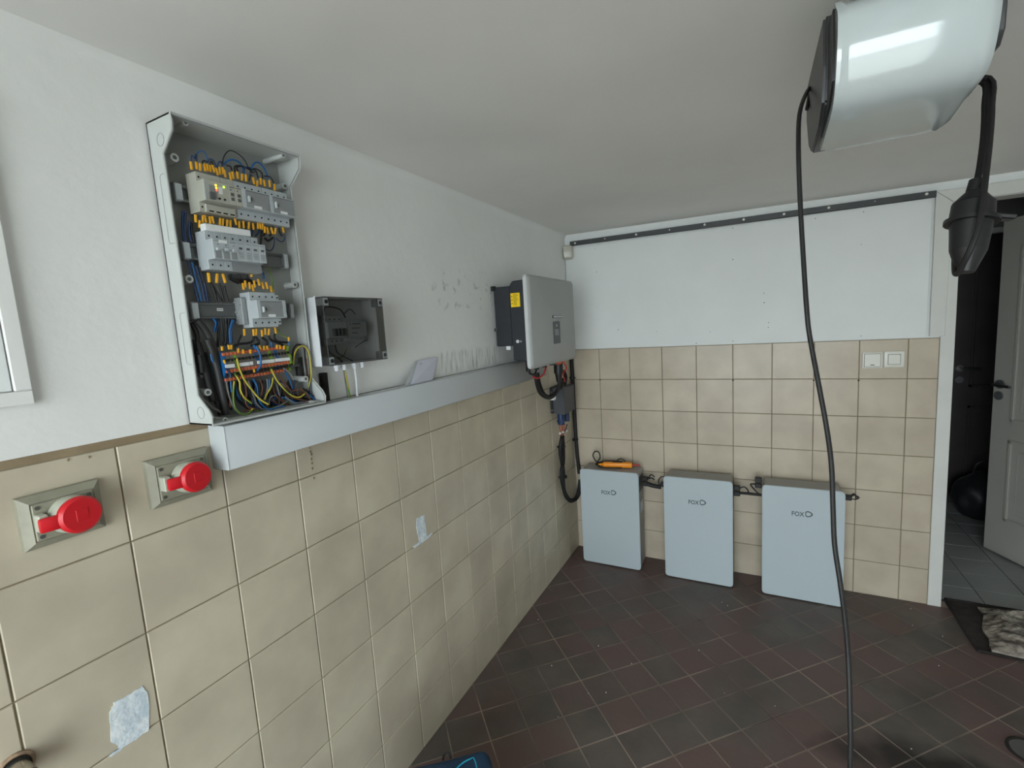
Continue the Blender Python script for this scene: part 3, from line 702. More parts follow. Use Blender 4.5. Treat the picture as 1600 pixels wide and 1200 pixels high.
for pts, m, r in (([(215, 250), (230, 150), (290, 130), (340, 180), (355, 270)], B_, .0013), ([(365, 270), (380, 225), (430, 250), (470, 340)], N_, .0014),
                  ([(540, 330), (550, 220), (600, 140), (660, 125), (760, 180), (830, 260), (870, 360)], K_, .0012), ([(560, 300), (610, 245), (690, 240), (770, 290), (820, 410)], B_, .002),
                  ([(900, 420), (910, 320), (960, 270), (1020, 290), (1080, 380), (1115, 490)], B_, .002), ([(890, 360), (960, 350), (1030, 400), (1040, 470)], K_, .0018), ([(880, 500), (890, 420), (900, 360), (960, 380), (985, 470)], K_, .0018),
                  ([(700, 390), (690, 330), (740, 310), (860, 340)], K_, .002), ([(590, 310), (640, 320), (660, 380)], K_, .0018), ([(1060, 440), (1130, 450), (1170, 500), (1190, 560)], K_, .0015),
                  ([(150, 260), (155, 180), (190, 230), (205, 170), (218, 260)], N_, .0015), ([(300, 300), (290, 260), (320, 250), (350, 270)], K_, .0016), ([(385, 300), (400, 250), (425, 300)], K_, .0016),
                  ([(470, 350), (490, 280), (520, 260), (545, 330)], N_, .0016), ([(740, 390), (720, 330), (800, 320), (880, 360)], K_, .0018), ([(785, 410), (830, 330), (900, 345)], N_, .0018), ([(920, 470), (900, 400), (940, 390)], K_, .0016)):
    wire(q1, pts, m, 0.048, r, bow=0.006)
wire(q2, [(1385, 280), (1398, 340), (1370, 380), (1320, 365), (1290, 330)], N_, .045, .0014)
wire(q2, [(1270, 335), (1262, 440), (1220, 495), (1170, 480)], N_, .04, .0014)
wire(q2, [(1110, 240), (1105, 330), (1100, 420)], K_, .04, .0025); wire(q2, [(1150, 330), (1190, 370), (1250, 330)], K_, .042, .003)
for i in range(9):       # short dark links between row 1 and the busbar cover
    u = 560 + i * 85; wire(q1, [(u, 1000), (u + 15, 1090 + 6 * i), (u + random.uniform(-30, 50), 1190)], random.choice((K_, K_, N_)), .042, .002)
for pts, m, r in (([(130, 0), (120, 150), (135, 380)], N_, .0026), ([(160, 10), (150, 180), (160, 380)], N_, .0024), ([(215, 130), (205, 260), (235, 390)], N_, .0026), ([(240, 150), (240, 260), (265, 390)], K_, .0024),
                  ([(190, 620), (250, 850), (320, 1130)], N_, .0026), ([(240, 640), (290, 850), (360, 1130)], 'wire_blue', .0022), ([(290, 680), (340, 850), (405, 1130)], N_, .0026), ([(330, 700), (380, 850), (430, 1000), (475, 1130)], K_, .0022), ([(350, 780), (390, 870), (440, 1130)], N_, .0022),
                  ([(470, 890), (560, 1030), (610, 1130)], K_, .0026), ([(640, 930), (660, 1030), (695, 1130)], K_, .003), ([(480, 900), (520, 1010), (550, 1130)], K_, .0026), ([(580, 900), (600, 980), (640, 1130)], K_, .0026),
                  ([(1200, 700), (1240, 850), (1260, 1010)], G_, .0018), ([(1130, 770), (1140, 850)], B_, .0024)):
    wire(q2, pts, m, .03, r)
for i in range(6): wire(q2, [(700 + i * 45, 790), (720 + i * 45, 850), (820 + i * 45, 900)], K_, .036, .003)
for pts, m, r, x in (([(420, 540), (460, 600), (430, 710)], B_, .0022, .034), ([(450, 540), (490, 600), (460, 700)], N_, .0022, .032), ([(690, 560), (650, 680), (660, 850)], N_, .0028, .036), ([(670, 560), (630, 690), (640, 850)], 'wire_blue', .0024, .036),
                     ([(520, 540), (540, 700), (530, 880)], K_, .003, .03), ([(580, 540), (590, 700), (570, 880)], K_, .003, .03), ([(480, 540), (490, 720), (480, 900)], K_, .003, .028), ([(620, 540), (610, 700), (600, 860)], K_, .003, .03),
                     ([(780, 750), (740, 830), (720, 900)], K_, .0022, .045), ([(930, 760), (900, 840), (700, 870), (690, 940)], K_, .003, .045), ([(960, 770), (1000, 850), (900, 880)], K_, .003, .042), ([(1040, 780), (1100, 830), (1090, 900)], K_, .003, .042),
                     ([(1120, 750), (1150, 810), (1250, 850), (1300, 880)], K_, .003, .042), ([(1200, 730), (1190, 780), (1230, 830), (1350, 840)], K_, .0026, .042), ([(1240, 670), (1260, 730), (1320, 770), (1380, 790)], G_, .0018, .045),
                     ([(1370, 810), (1375, 880)], B_, .0022, .05), ([(1150, 840), (1160, 910)], B_, .0028, .05), ([(930, 870), (960, 920), (1000, 930)], B_, .0026, .055)):
    wire(q3, pts, m, x, r)
for pts, r, x in (([(60, 40), (120, 250), (190, 520), (240, 700)], .0075, .026), ([(170, 0), (250, 200), (320, 480), (360, 700), (385, 860)], .0075, .040), ([(20, 0), (50, 200), (60, 420)], .005, .02), ([(130, 150), (190, 400), (260, 640), (330, 860)], .006, .022), ([(80, 180), (110, 380)], .006, .034)):
    wire(q4, pts, 'cable_sheath', x, r, name='supply_cable')
wire(q3, [(150, 600), (215, 720), (225, 900), (215, 1150)], 'cable_sheath', .024, .005, name='supply_cable')
wire(q3, [(225, 560), (330, 690), (400, 830), (450, 960), (490, 1100)], 'cable_sheath', .036, .0075, name='supply_cable')
wire(q4, [(60, 560), (100, 650), (200, 750), (340, 840)], 'wire_grey', .03, .0032, name='supply_cable')
for pts, m, x, bow in (([(480, 480), (470, 650), (490, 780), (560, 850), (640, 850), (690, 790)], G_, .05, .008), ([(480, 390), (540, 480), (550, 580), (600, 670), (680, 730)], G_, .058, .004), ([(510, 220), (540, 340), (600, 470), (700, 600), (780, 690), (870, 740)], G_, .064, -.004),
                       ([(900, 340), (960, 460), (1040, 560), (1130, 640), (1220, 660), (1280, 620)], G_, .06, 0), ([(1150, 290), (1170, 150), (1230, 80), (1300, 100), (1350, 200), (1355, 400), (1320, 550)], G_, .045, .004), ([(920, 440), (900, 540), (840, 640), (830, 690)], G_, .05, 0),
                       ([(590, 480), (620, 600), (610, 720), (650, 780), (720, 790)], Br, .046, 0), ([(760, 450), (800, 540), (790, 640)], Br, .046, 0), ([(980, 390), (1050, 500), (1120, 580)], Br, .054, 0), ([(1130, 590), (1220, 570), (1300, 620), (1350, 690)], Br, .05, .004), ([(1060, 650), (1160, 670), (1250, 690), (1330, 720)], Br, .05, 0),
                       ([(690, 450), (740, 540), (750, 660), (800, 750), (880, 810), (980, 830), (1060, 790)], B_, .054, .004), ([(880, 450), (880, 560), (840, 640)], B_, .048, 0), ([(440, 480), (450, 600)], B_, .048, 0), ([(1040, 340), (1110, 460), (1140, 560)], B_, .05, 0), ([(1030, 660), (1120, 690), (1200, 760), (1340, 760)], B_, .05, .004), ([(1395, 490), (1395, 620), (1370, 700)], B_, .04, 0), ([(1160, 700), (1220, 760), (1340, 740)], B_, .046, 0),
                       ([(390, 480), (420, 640), (480, 790), (560, 870)], W_, .044, 0), ([(850, 450), (860, 560), (820, 690)], W_, .046, 0), ([(1040, 330), (1110, 380), (1150, 450)], W_, .058, 0), ([(640, 470), (700, 640), (740, 740), (830, 830), (960, 810), (1090, 700)], W_, .046, 0), ([(1250, 60), (1330, 130), (1380, 300), (1390, 500), (1370, 620)], W_, .04, 0), ([(1060, 650), (1150, 720), (1260, 750), (1390, 730)], W_, .054, 0),
                       ([(730, 80), (775, 180), (780, 290), (740, 360)], B_, .066, .004), ([(1390, 210), (1385, 400), (1360, 620)], Br, .036, 0), ([(870, 740), (890, 660), (950, 640), (970, 660)], W_, .04, 0), ([(650, 470), (660, 600), (700, 740), (760, 800)], K_, .036, 0), ([(800, 470), (780, 600), (740, 720)], K_, .036, 0),
                       ([(940, 500), (1010, 500), (1060, 540)], W_, .04, 0), ([(1140, 300), (1150, 120), (1200, 60), (1260, 80)], K_, .034, 0), ([(380, 330), (430, 390), (440, 440)], N_, .06, 0), ([(1190, 60), (1280, 80), (1330, 220), (1340, 420)], K_, .03, 0),
                       ([(720, 820), (800, 840), (900, 840), (1000, 790), (1090, 720)], G_, .04, 0), ([(590, 820), (650, 800), (720, 790), (800, 830)], Br, .04, 0), ([(215, 170), (225, 230), (245, 260)], B_, .05, 0)):
    wire(q4, pts, m, x, .0021, bow=bow)
rw = random.Random(5)
for k in range(34):      # the tangle behind the terminal blocks
    u = rw.uniform(400, 1200); v0 = 470 + rw.uniform(-10, 20); d1 = rw.uniform(-120, 160)
    wire(q4, [(u, v0), (u + d1 * 0.2, v0 + 90), (u + d1 * 0.7, v0 + rw.uniform(170, 260)), (u + d1 * 1.4 + 60, v0 + rw.uniform(280, 340))], rw.choice((K_, K_, W_, Br, K_, N_, B_)), rw.uniform(.016, .042), rw.choice((.0021, .0026, .003)))
for k in range(12):
    u = rw.uniform(900, 1340); v0 = rw.uniform(560, 690)
    wire(q4, [(u, v0), (u + 80, v0 + 60), (u + 170, v0 + 70), (u + 260, v0 + 10)], rw.choice((K_, W_, Br, B_, K_)), rw.uniform(.02, .05), .0023)
wire(q4, [(1210, 300), (1270, 200), (1290, 420)], 'cable_sheath', .012, .010, name='supply_cable')

# ------------------------------------------------------------------ cable trunking below the board
tk = thing('cable_trunking', (0.03, -1.5, 1.2875), 'long white plastic cable trunking running along the left wall', 'trunking')
TY0, TY1 = -2.388, -0.56
MB().prism([(0.001, 1.2885), (0.052, 1.2885), (0.052, 1.389), (0.001, 1.389)], 'y', TY0, TY1).build('channel', 'trunk_white', tk, smooth=0)
MB().prism([(0.052, 1.2875), (0.059, 1.2875), (0.0605, 1.289), (0.0605, 1.3885), (0.059, 1.390), (0.030, 1.3905), (0.030, 1.389), (0.052, 1.389)], 'y', TY0, TY1, 0.0006).build('lid', 'trunk_white', tk)
MB().prism([(0.001, 1.2875), (0.059, 1.2875), (0.061, 1.29), (0.061, 1.388), (0.059, 1.3905), (0.001, 1.3905)], 'y', TY0 - 0.002, TY0, 0.0004).build('end_cap', 'trunk_white', tk)
MB().box(0.0, 0.016, -2.066, -2.046, 1.391, 1.474, 0.002).build('cable_entry', 'hole_dark', tk)

# ------------------------------------------------------------------ small enclosure with smoked lid
SY0, SY1, SZ0, SZ1 = -2.108, -1.879, 1.4965, 1.6845
sb = thing('meter_enclosure', (0, (SY0 + SY1) / 2, SZ0), 'small white wall enclosure with smoked transparent lid and cable glands', 'enclosure')
t = 0.003
MB().box(0, 0.006, SY0, SY1, SZ0, SZ1).box(0, 0.066, SY0, SY0 + t, SZ0, SZ1).box(0, 0.066, SY1 - t, SY1, SZ0, SZ1).box(0, 0.066, SY0, SY1, SZ0, SZ0 + t).box(0, 0.066, SY0, SY1, SZ1 - t, SZ1).build('base_box', 'box_white', sb, smooth=0)
MB().box(0.062, 0.068, SY0 - 0.001, SY0 + 0.004, SZ0 - 0.001, SZ1 + 0.001, 0.001).box(0.062, 0.068, SY1 - 0.004, SY1 + 0.001, SZ0 - 0.001, SZ1 + 0.001, 0.001).box(0.062, 0.068, SY0, SY1, SZ1 - 0.003, SZ1 + 0.0025, 0.001).box(0.062, 0.068, SY0, SY1, SZ0 - 0.001, SZ0 + 0.004, 0.001).build('base_rim', 'box_white', sb)
mb = MB(); a, b = 0.0685, 0.0955
y0, y1, z0, z1 = SY0 + 0.001, SY1 - 0.001, SZ0 + 0.001, SZ1 - 0.001
mb.quad((b, y0, z0), (b, y1, z0), (b, y1, z1), (b, y0, z1)); mb.quad((a, y0, z0), (b, y0, z0), (b, y0, z1), (a, y0, z1)); mb.quad((a, y1, z0), (a, y1, z1), (b, y1, z1), (b, y1, z0))
mb.quad((a, y0, z1), (b, y0, z1), (b, y1, z1), (a, y1, z1)); mb.quad((a, y0, z0), (a, y1, z0), (b, y1, z0), (b, y0, z0))
lid = mb.build('lid', 'smoked_lid', sb, smooth=0)
e = 0.0958
MB().tube([(e, y0, z0), (e, y1, z0), (e, y1, z1), (e, y0, z1)], 0.0011, 5, closed=True, smooth=False).build('lid_edge', 'device_dark', lid)
cw, ch_ = 0.022, 0.024
for sy in (-1, 1):
    ya = y0 if sy < 0 else y1
    loop_ = [(e, ya - sy * cw, z1), (e, ya - sy * cw, z1 - ch_), (e, ya, z1 - ch_ - 0.008)]
    loop2 = [(e, ya - sy * cw, z0), (e, ya - sy * cw, z0 + ch_), (e, ya, z0 + ch_ + 0.008)]
    MB().tube(loop_, 0.0009, 5, smooth=False).tube(loop2, 0.0009, 5, smooth=False).build('lid_groove', 'black_plastic', lid)
    for zz in (z1 - 0.013, z0 + 0.013):
        MB().box(0.066, 0.0966, min(ya, ya - sy * 0.019), max(ya, ya - sy * 0.019), zz - 0.0115, zz + 0.0115, 0.002).build('corner_post', 'device_mid', sb)
        MB().cyl((0.096, ya - sy * 0.010, zz), (0.0978, ya - sy * 0.010, zz), 0.0055, 16).build('lid_screw', 'black_plastic', sb)
ZM = 1.594
MB().box(0.014, 0.018, SY0 + 0.02, SY1 - 0.02, ZM - 0.0175, ZM + 0.0175).build('mounting_rail', 'steel_rail', sb)
def module2(y0, y1, name, m, hh=0.0415, nose=0.066, par=sb):
    pr = [(0.016, -hh), (0.048, -hh), (0.048, -0.0225), (nose, -0.0225), (nose, 0.0225), (0.048, 0.0225), (0.048, hh), (0.016, hh)]
    return MB().prism([(x, z + ZM) for x, z in pr], 'y', y0, y1, 0.0006).build(name, m, par, smooth=0)
mc = module2(-2.073, -2.003, 'circuit_breaker', 'device_grey')
terminals(mc, [-2.065 + 0.0175 * k for k in range(4)], ZM, x=0.0482)
for k in range(4): MB().box(0.065, 0.075, -2.0575 + k * 0.0125, -2.0505 + k * 0.0125, ZM - 0.017, ZM + 0.004, 0.001).build('toggle', 'device_dark', mc)
em = module2(-2.002, -1.925, 'energy_meter', 'device_grey', hh=0.034)
mb = MB()
for i, (ya, yb, za) in enumerate(((-1.993, -1.988, 0.014), (-1.982, -1.95, 0.0145), (-1.985, -1.965, -0.012), (-1.985, -1.955, 0.002))): mb.box(0.0655, 0.0666, ya, yb, ZM + za, ZM + za + 0.003)
mb.build('print', 'device_dark', em, smooth=0)
for (px, py) in ((528, 573), (540, 574), (556, 573), (568, 571)):
    p = PX(px, py, 0.05)
    MB().cyl((0.045, p.y, SZ0), (0.045, p.y, SZ0 - 0.008), 0.0095, 6).cyl((0.045, p.y, SZ0 - 0.008), (0.045, p.y, SZ0 - 0.02), 0.0085, 18, 0.0065).build('cable_gland', 'box_white', sb)
MB().tube([(0.045, -2.009, SZ0 - 0.018), (0.046, -2.005, 1.44), (0.04, -1.995, 1.392)], 0.0026, 8).build('wire', 'wire_green_yellow', sb)
MB().tube([(0.045, -2.013, SZ0 - 0.018), (0.043, -2.009, 1.44), (0.037, -2.0, 1.392)], 0.0022, 8).build('wire', 'wire_grey', sb)
MB().tube([(0.045, -1.969, SZ0 - 0.018), (0.045, -1.968, 1.44), (0.04, -1.966, 1.392)], 0.0035, 8).build('cable', 'box_white', sb)
for pts, m in (([(-2.06, 1.553), (-2.05, 1.53), (-2.02, 1.51), (-2.009, 1.50)], K_), ([(-2.03, 1.553), (-2.025, 1.53), (-2.0, 1.515), (-1.97, 1.50)], K_), ([(-2.05, 1.52), (-2.01, 1.515), (-1.985, 1.54)], G_), ([(-1.955, 1.54), (-1.92, 1.555), (-1.90, 1.56)], W_), ([(-2.06, 1.637), (-2.05, 1.66), (-2.0, 1.655), (-1.98, 1.63)], K_), ([(-1.985, 1.64), (-1.96, 1.655), (-1.94, 1.64)], W_)):
    MB().tube([(0.04, y, z) for y, z in pts], 0.0018, 6).build('wire', m, sb)

# ------------------------------------------------------------------ inverter
iv = thing('inverter', (0, -0.75, 1.372), 'wall-mounted black inverter with light grey front cover above the trunking', 'inverter')
MB().box(0, 0.012, -1.0, -0.52, 1.50, 1.74, 0.002).build('wall_bracket', 'metal_screw', iv)
hs = MB().box(0.010, 0.097, -1.022, -0.5, 1.482, 1.762, 0.004)
hs.build('heat_sink', 'inverter_black', iv)
for k in range(3): MB().box(0.012, 0.09, -1.0232, -1.0215, 1.55 + k * 0.07, 1.552 + k * 0.07).build('heat_sink_seam', 'black_plastic', iv)
MB().box(0.0, 0.02, -1.03, -1.01, 1.745, 1.768, 0.002).build('bracket_hook', 'black_plastic', iv)
MB().cyl((0.014, -1.022, 1.562), (0.014, -1.03, 1.562), 0.009, 14).build('fixing_screw', 'metal_screw', iv)
MB().prism([(0.097, 1.413), (0.182, 1.408), (0.182, 1.785), (0.112, 1.783), (0.097, 1.765)], 'y', -1.022, -0.485, 0.003).build('body', 'inverter_black', iv)
def rrect(y0, y1, z0, z1, rad, n=6):
    out = []
    for (cy, cz, a0) in ((y1 - rad, z1 - rad, 0), (y0 + rad, z1 - rad, 90), (y0 + rad, z0 + rad, 180), (y1 - rad, z0 + rad, 270)):
        for k in range(n + 1):
            a = math.radians(a0 + 90 * k / n); out.append((cy + rad * math.cos(a), cz + rad * math.sin(a)))
    return out
MB().prism(rrect(-1.051, -0.459, 1.371, 1.806, 0.022), 'x', 0.180, 0.198, 0.003, 2).build('cover_edge', 'inverter_edge', iv)
t = bmesh.new()
o2 = rrect(-1.049, -0.461, 1.373, 1.804, 0.022); i2 = rrect(-1.038, -0.472, 1.384, 1.793, 0.018)
lay = [[t.verts.new((x, p[0], p[1])) for p in ps] for x, ps in ((0.198, o2), (0.206, rrect(-1.045, -0.465, 1.377, 1.80, 0.021)), (0.210, i2))]
for A, B in zip(lay, lay[1:]):
    for k in range(len(A)): t.faces.new((A[k], A[(k + 1) % len(A)], B[(k + 1) % len(A)], B[k]))
t.faces.new(lay[-1]); b = MB(); b._add(t); fc = b.build('front_cover', 'inverter_grey', iv, smooth=50)
dp = MB()
pa, pb_, pc, pd = PX(863.5, 502.5, .2102), PX(875, 502, .2102), PX(875.5, 536.5, .2102), PX(865.5, 537, .2102)
ydl, ydr, zd0, zd1 = (pa.y + pd.y) / 2, (pb_.y + pc.y) / 2, (pc.z + pd.z) / 2, (pa.z + pb_.z) / 2
ds = MB().prism(rrect(ydl, ydr, zd0, zd1, 0.008), 'x', 0.2095, 0.2112, 0.0004).build('display_panel', 'display_black', fc)
MB().prism(rrect(ydl + 0.022, ydr - 0.022, zd0 + 0.042, zd0 + 0.075, 0.003), 'x', 0.211, 0.2116).build('screen', 'display_screen', ds)
MB().ball((0.211, (ydl + ydr) / 2, zd1 - 0.02), 0.009, (0.15, 1.3, 0.8), 12).build('button', 'device_mid', ds)
na, nb = PX(863, 493, .2102), PX(878, 496.5, .2102)
MB().box(0.2098, 0.2112, na.y, nb.y, nb.z, na.z, 0.0005).build('name_plate', 'inverter_edge', fc)
MB().box(0.2098, 0.2116, na.y, na.y + 0.012, nb.z, na.z).box(0.2098, 0.2116, na.y, nb.y, na.z - 0.0025, na.z).box(0.2098, 0.2116, na.y, nb.y, nb.z, nb.z + 0.0025).build('name_plate_print', 'display_black', fc)
s0, s1 = PY(797.5, 458.5, -1.0225), PY(813, 479, -1.0225)
st = MB().box(s0.x, s1.x, -1.0232, -1.022, s1.z, s0.z).build('warning_sticker', 'sticker_yellow', iv)
mb = MB(); hgt = s0.z - s1.z; wd = s1.x - s0.x
for k in range(9): mb.box(s0.x + wd * 0.28, s0.x + wd * random.uniform(0.6, 0.92), -1.0236, -1.023, s0.z - hgt * (0.12 + k * 0.092), s0.z - hgt * (0.09 + k * 0.092))
for k in range(3): mb.prism([(s0.x + wd * 0.06, s0.z - hgt * (0.28 + k * 0.25)), (s0.x + wd * 0.22, s0.z - hgt * (0.28 + k * 0.25)), (s0.x + wd * 0.14, s0.z - hgt * (0.18 + k * 0.25))], 'y', -1.0236, -1.023)
mb.build('sticker_print', 'print_dark', st, smooth=0)
for (px, r_, m_) in ((809, 0.010, 'inverter_edge'), (814, 0.006, 'device_mid')):
    p = PY(px, 533.5, -1.0225); MB().cyl((p.x, -1.022, p.z), (p.x, -1.0245, p.z), r_ * 0.8, 14).build('earth_screw', m_, iv)
p = PY(796, 546.5, -1.0); MB().box(p.x - 0.012, p.x + 0.012, -1.01, -0.985, 1.463, 1.482, 0.001).build('bracket_foot', 'label_white', iv)
# connectors on the underside
for (px, py, w_, m_) in ((825, 570, .012, 'black_plastic'), (838, 575, .014, 'black_plastic'), (851, 577, .014, 'black_plastic'), (864, 578, .02, 'isolator_grey')):
    p = PX(px, py, 0.15); MB().cyl((0.15, p.y, 1.41), (0.15, p.y, 1.355), w_, 14).build('cable_connector', m_, iv)
p = PX(876, 571, 0.15); MB().box(0.135, 0.165, p.y - 0.045, p.y + 0.03, 1.352, 1.372, 0.003).build('isolator_lever', 'plug_orange', iv)
p = PX(873, 585, 0.14); MB().cyl((0.14, p.y, 1.40), (0.14, p.y, 1.30), 0.026, 18).cyl((0.14, p.y, 1.30), (0.14, p.y, 1.25), 0.022, 18, 0.014).build('large_connector', 'black_plastic', iv)
for dx in (0.0, 0.024):
    MB().tube([PX(837 + dx * 120, 583, 0.12 - dx), PX(839 + dx * 160, 600, 0.12 - dx), PX(846 + dx * 160, 616, 0.11 - dx), PX(860, 621.5 - dx * 90, 0.11 - dx), PX(871, 610, 0.12 - dx), PX(875 + dx * 120, 592, 0.13 - dx)], 0.0105, 10).build('dc_cable', 'black_rubber', iv)
MB().box(*(lambda p: (p.x - 0.01, p.x + 0.012, p.y - 0.016, p.y + 0.016, p.z - 0.008, p.z + 0.008))(PX(864, 622.5, 0.108)), 0.001).build('cable_tag', 'label_white', iv)
MB().tube([PX(824, 572, .16), PX(828, 583, .165), PX(835, 585, .165), PX(838, 578, .155)], 0.005, 8).build('dc_cable', 'black_rubber', iv)
MB().tube([PX(853, 574, .16), PX(849, 585, .165), PX(840, 591, .16), PX(833, 589, .15)], 0.004, 8).build('dc_cable', 'plug_red', iv)
MB().tube([PX(882, 568, .15), PX(885, 576, .155), PX(880, 584, .15), PX(883, 598, .13)], 0.004, 8).build('dc_cable', 'plug_red', iv)
for (pp, m_) in (([(881, 580), (884, 590), (882, 602)], 'black_rubber'), ([(878, 592), (879, 600), (876, 606)], 'black_rubber')):
    MB().tube([PX(x, y, .13) for x, y in pp], 0.011, 10).build('dc_cable', m_, iv)

# ------------------------------------------------------------------ isolator box under the inverter
ib = thing('isolator_box', (0.045, -0.283, 1.027), 'dark grey junction box under the inverter in the room corner', 'junction box')
MB().prism([(0, 1.035), (0.012, 1.028), (0.09, 1.022), (0.09, 1.188), (0.012, 1.194), (0, 1.187)], 'y', -0.376, -0.195, 0.004, 2).build('housing', 'isolator_grey', ib)
MB().box(0.0, 0.016, -0.386, -0.185, 1.03, 1.19, 0.003).build('back_plate', 'black_plastic', ib)
for zz in (1.05, 1.165): MB().cyl((0.012, -0.3865, zz), (0.012, -0.389, zz), 0.006, 10).build('fixing_screw', 'metal_screw', ib)
MB().tube([PX(861, 613, .02), PX(861, 606, .02), PX(866, 605, .03), PX(871, 603, .05)], 0.004, 8).build('bracket_wire', 'black_rubber', ib)
for (px, w_) in ((876.5, .022), (886, .016)):
    p = PX(px, 652, 0.05); MB().cyl((0.05, p.y, 1.03), (0.05, p.y, 0.955), w_, 16).cyl((0.05, p.y, 0.985), (0.05, p.y, 0.97), w_ * 1.15, 6).build('cable_gland', 'wire_navy', ib)
for k in range(5):
    a = PX(874 + k * 3, 663, .05); b_ = PX(876 + k * 2 + random.uniform(-1, 1), 672, .05); c_ = PX(878, 681, .045)
    MB().tube([a, b_, c_], 0.0032, 6).build('core', 'copper_red' if k != 4 else 'wire_black', ib)
for px, py in ((875.5, 677), (880, 675), (885.5, 673)):
    p = PX(px, py, .055); MB().box(p.x - .005, p.x + .005, p.y - .009, p.y + .009, p.z - .006, p.z + .006, .001).build('cable_tie', 'label_white', ib)
MB().tube([PX(879, 680, .04), PX(876, 695, .035), PX(876, 712, .03), PX(880, 735, .03), PX(880, 752, .03), PX(883, 772, .03), PX(892, 783, .04), PX(901, 776, .06), PX(905, 762, .08), PX(906.5, 750, .088)], 0.0125, 10).tube([PX(879, 682, .045), PX(880, 700, .035), PX(880, 722, .03), PX(877, 740, .03), PX(881, 765, .03), PX(889, 780, .04), PX(899, 780, .06), PX(906, 768, .08), PX(907, 754, .088)], 0.0125, 10).build('battery_cable', 'black_rubber', ib)
for px, py in ((877, 698), (879.5, 745.5)):
    p = PX(px, py, .03); MB().ring(p, (0, 0.05, 1), 0.024, 0.005, 16, 6).cyl(p, p + Vector((0.01, 0.035, 0.003)), 0.004, 6).build('cable_tie', 'black_plastic', ib)

cp = thing('corner_conduit', (0.02, -0.02, 0.55), 'black cable conduit running down the room corner beside the junction box', 'conduit')
MB().tube([(0.014, -0.018, 1.40), (0.017, -0.02, 1.29), (0.019, -0.02, 0.99), (0.023, -0.02, 0.72), (0.036, -0.022, 0.54)], 0.0125, 12).build('pipe', 'black_rubber', cp)
for zz in (1.205, 0.778): MB().ring((0.019, -0.02, zz), (0, 0, 1), 0.0145, 0.005, 16, 6).box(-0.0, 0.012, -0.034, -0.006, zz - 0.008, zz + 0.008, 0.001).build('pipe_clip', 'black_plastic', cp)

# ------------------------------------------------------------------ three battery modules
def rrxz(x0, x1, z0, z1, rad, n=5): return rrect(x0, x1, z0, z1, rad, n)
def battery():
    W, Hh = 0.375, 0.634
    root = thing('battery_module', (0, 0, 0), 'x', 'battery', 'battery modules standing against the tiled back wall')
    MB().prism(rrxz(-W / 2 + 0.005, W / 2 - 0.005, 0.004, Hh - 0.004, 0.016), 'y', -0.184, -0.046, 0.0015).build('body', 'battery_body', root)
    fc = MB().prism(rrxz(-W / 2, W / 2, 0.006, Hh, 0.017), 'y', -0.2, -0.183, 0.003, 2).build('front_cover', 'battery_front', root)
    for s in (-1, 1): MB().box(s * 0.13 - 0.03, s * 0.13 + 0.03, -0.19, -0.06, 0.0, 0.006).build('foot', 'black_plastic', root)
    lx, lz = -0.020, 0.491
    tm = text_mesh('FOX', 0.029, 0.0003, bold=0.0006); tm.transform(Matrix(((1.0, 0, 0, lx), (0, 0, -1, -0.2003), (0, 1.18, 0, lz), (0, 0, 0, 1)))); obj('lettering', tm, 'logo_dark', fc)
    tm = text_mesh('E S S', 0.007, 0.0002); tm.transform(Matrix(((1, 0, 0, lx + 0.012), (0, 0, -1, -0.2002), (0, 1, 0, lz - 0.0175), (0, 0, 0, 1)))); obj('lettering', tm, 'inverter_grey', fc)
    cx, cz = 0.0295, 0.4965; n = 28; ob_, ib_ = [], []
    for k in range(n):
        a = 2 * math.pi * k / n; s3 = 1 + 0.09 * math.cos(3 * a)
        ob_.append((cx + 0.0172 * s3 * math.cos(a), cz + 0.0165 * s3 * math.sin(a))); ib_.append((cx - 0.001 + 0.0115 * s3 * math.cos(a), cz + 0.0107 * s3 * math.sin(a)))
    t = bmesh.new()
    A = [t.verts.new((x, -0.2006, z)) for x, z in ob_]; B = [t.verts.new((x, -0.2006, z)) for x, z in ib_]; A2 = [t.verts.new((x, -0.1995, z)) for x, z in ob_]; B2 = [t.verts.new((x, -0.1995, z)) for x, z in ib_]
    for k in range(n):
        j = (k + 1) % n
        for q in ((A[k], A[j], B[j], B[k]), (A[k], A2[k], A2[j], A[j]), (B[k], B[j], B2[j], B2[k])): t.faces.new(q)
    b = MB(); b._add(t); b.build('emblem', 'logo_dark', fc)
    for s in (-1, 1):
        MB().box(s * (W / 2 - 0.007) - 0.004, s * (W / 2 - 0.007) + 0.004, -0.16, -0.06, 0.50, 0.60, 0.002).build('connector_panel', 'isolator_grey', root)
        MB().box(s * (W / 2 - 0.006) - 0.004, s * (W / 2 - 0.006) + 0.004, -0.14, -0.07, 0.36, 0.43, 0.002).build('rating_label', 'device_grey', root)
    return root
def copy_tree(o, parent=None):
    c = o.copy(); col.objects.link(c)
    if parent: c.parent = parent
    for ch in o.children: copy_tree(ch, c)
    return c
b1 = battery(); b2 = copy_tree(b1); b3 = copy_tree(b1)
for b, x, l in ((b1, 0.2915, 'white battery module nearest the room corner with the orange tester on top'), (b2, 0.8155, 'white battery module in the middle of the three by the back wall'), (b3, 1.337, 'white battery module nearest the doorway, behind the hanging cord')):
    b.location = (x, 0, 0); b['label'] = l
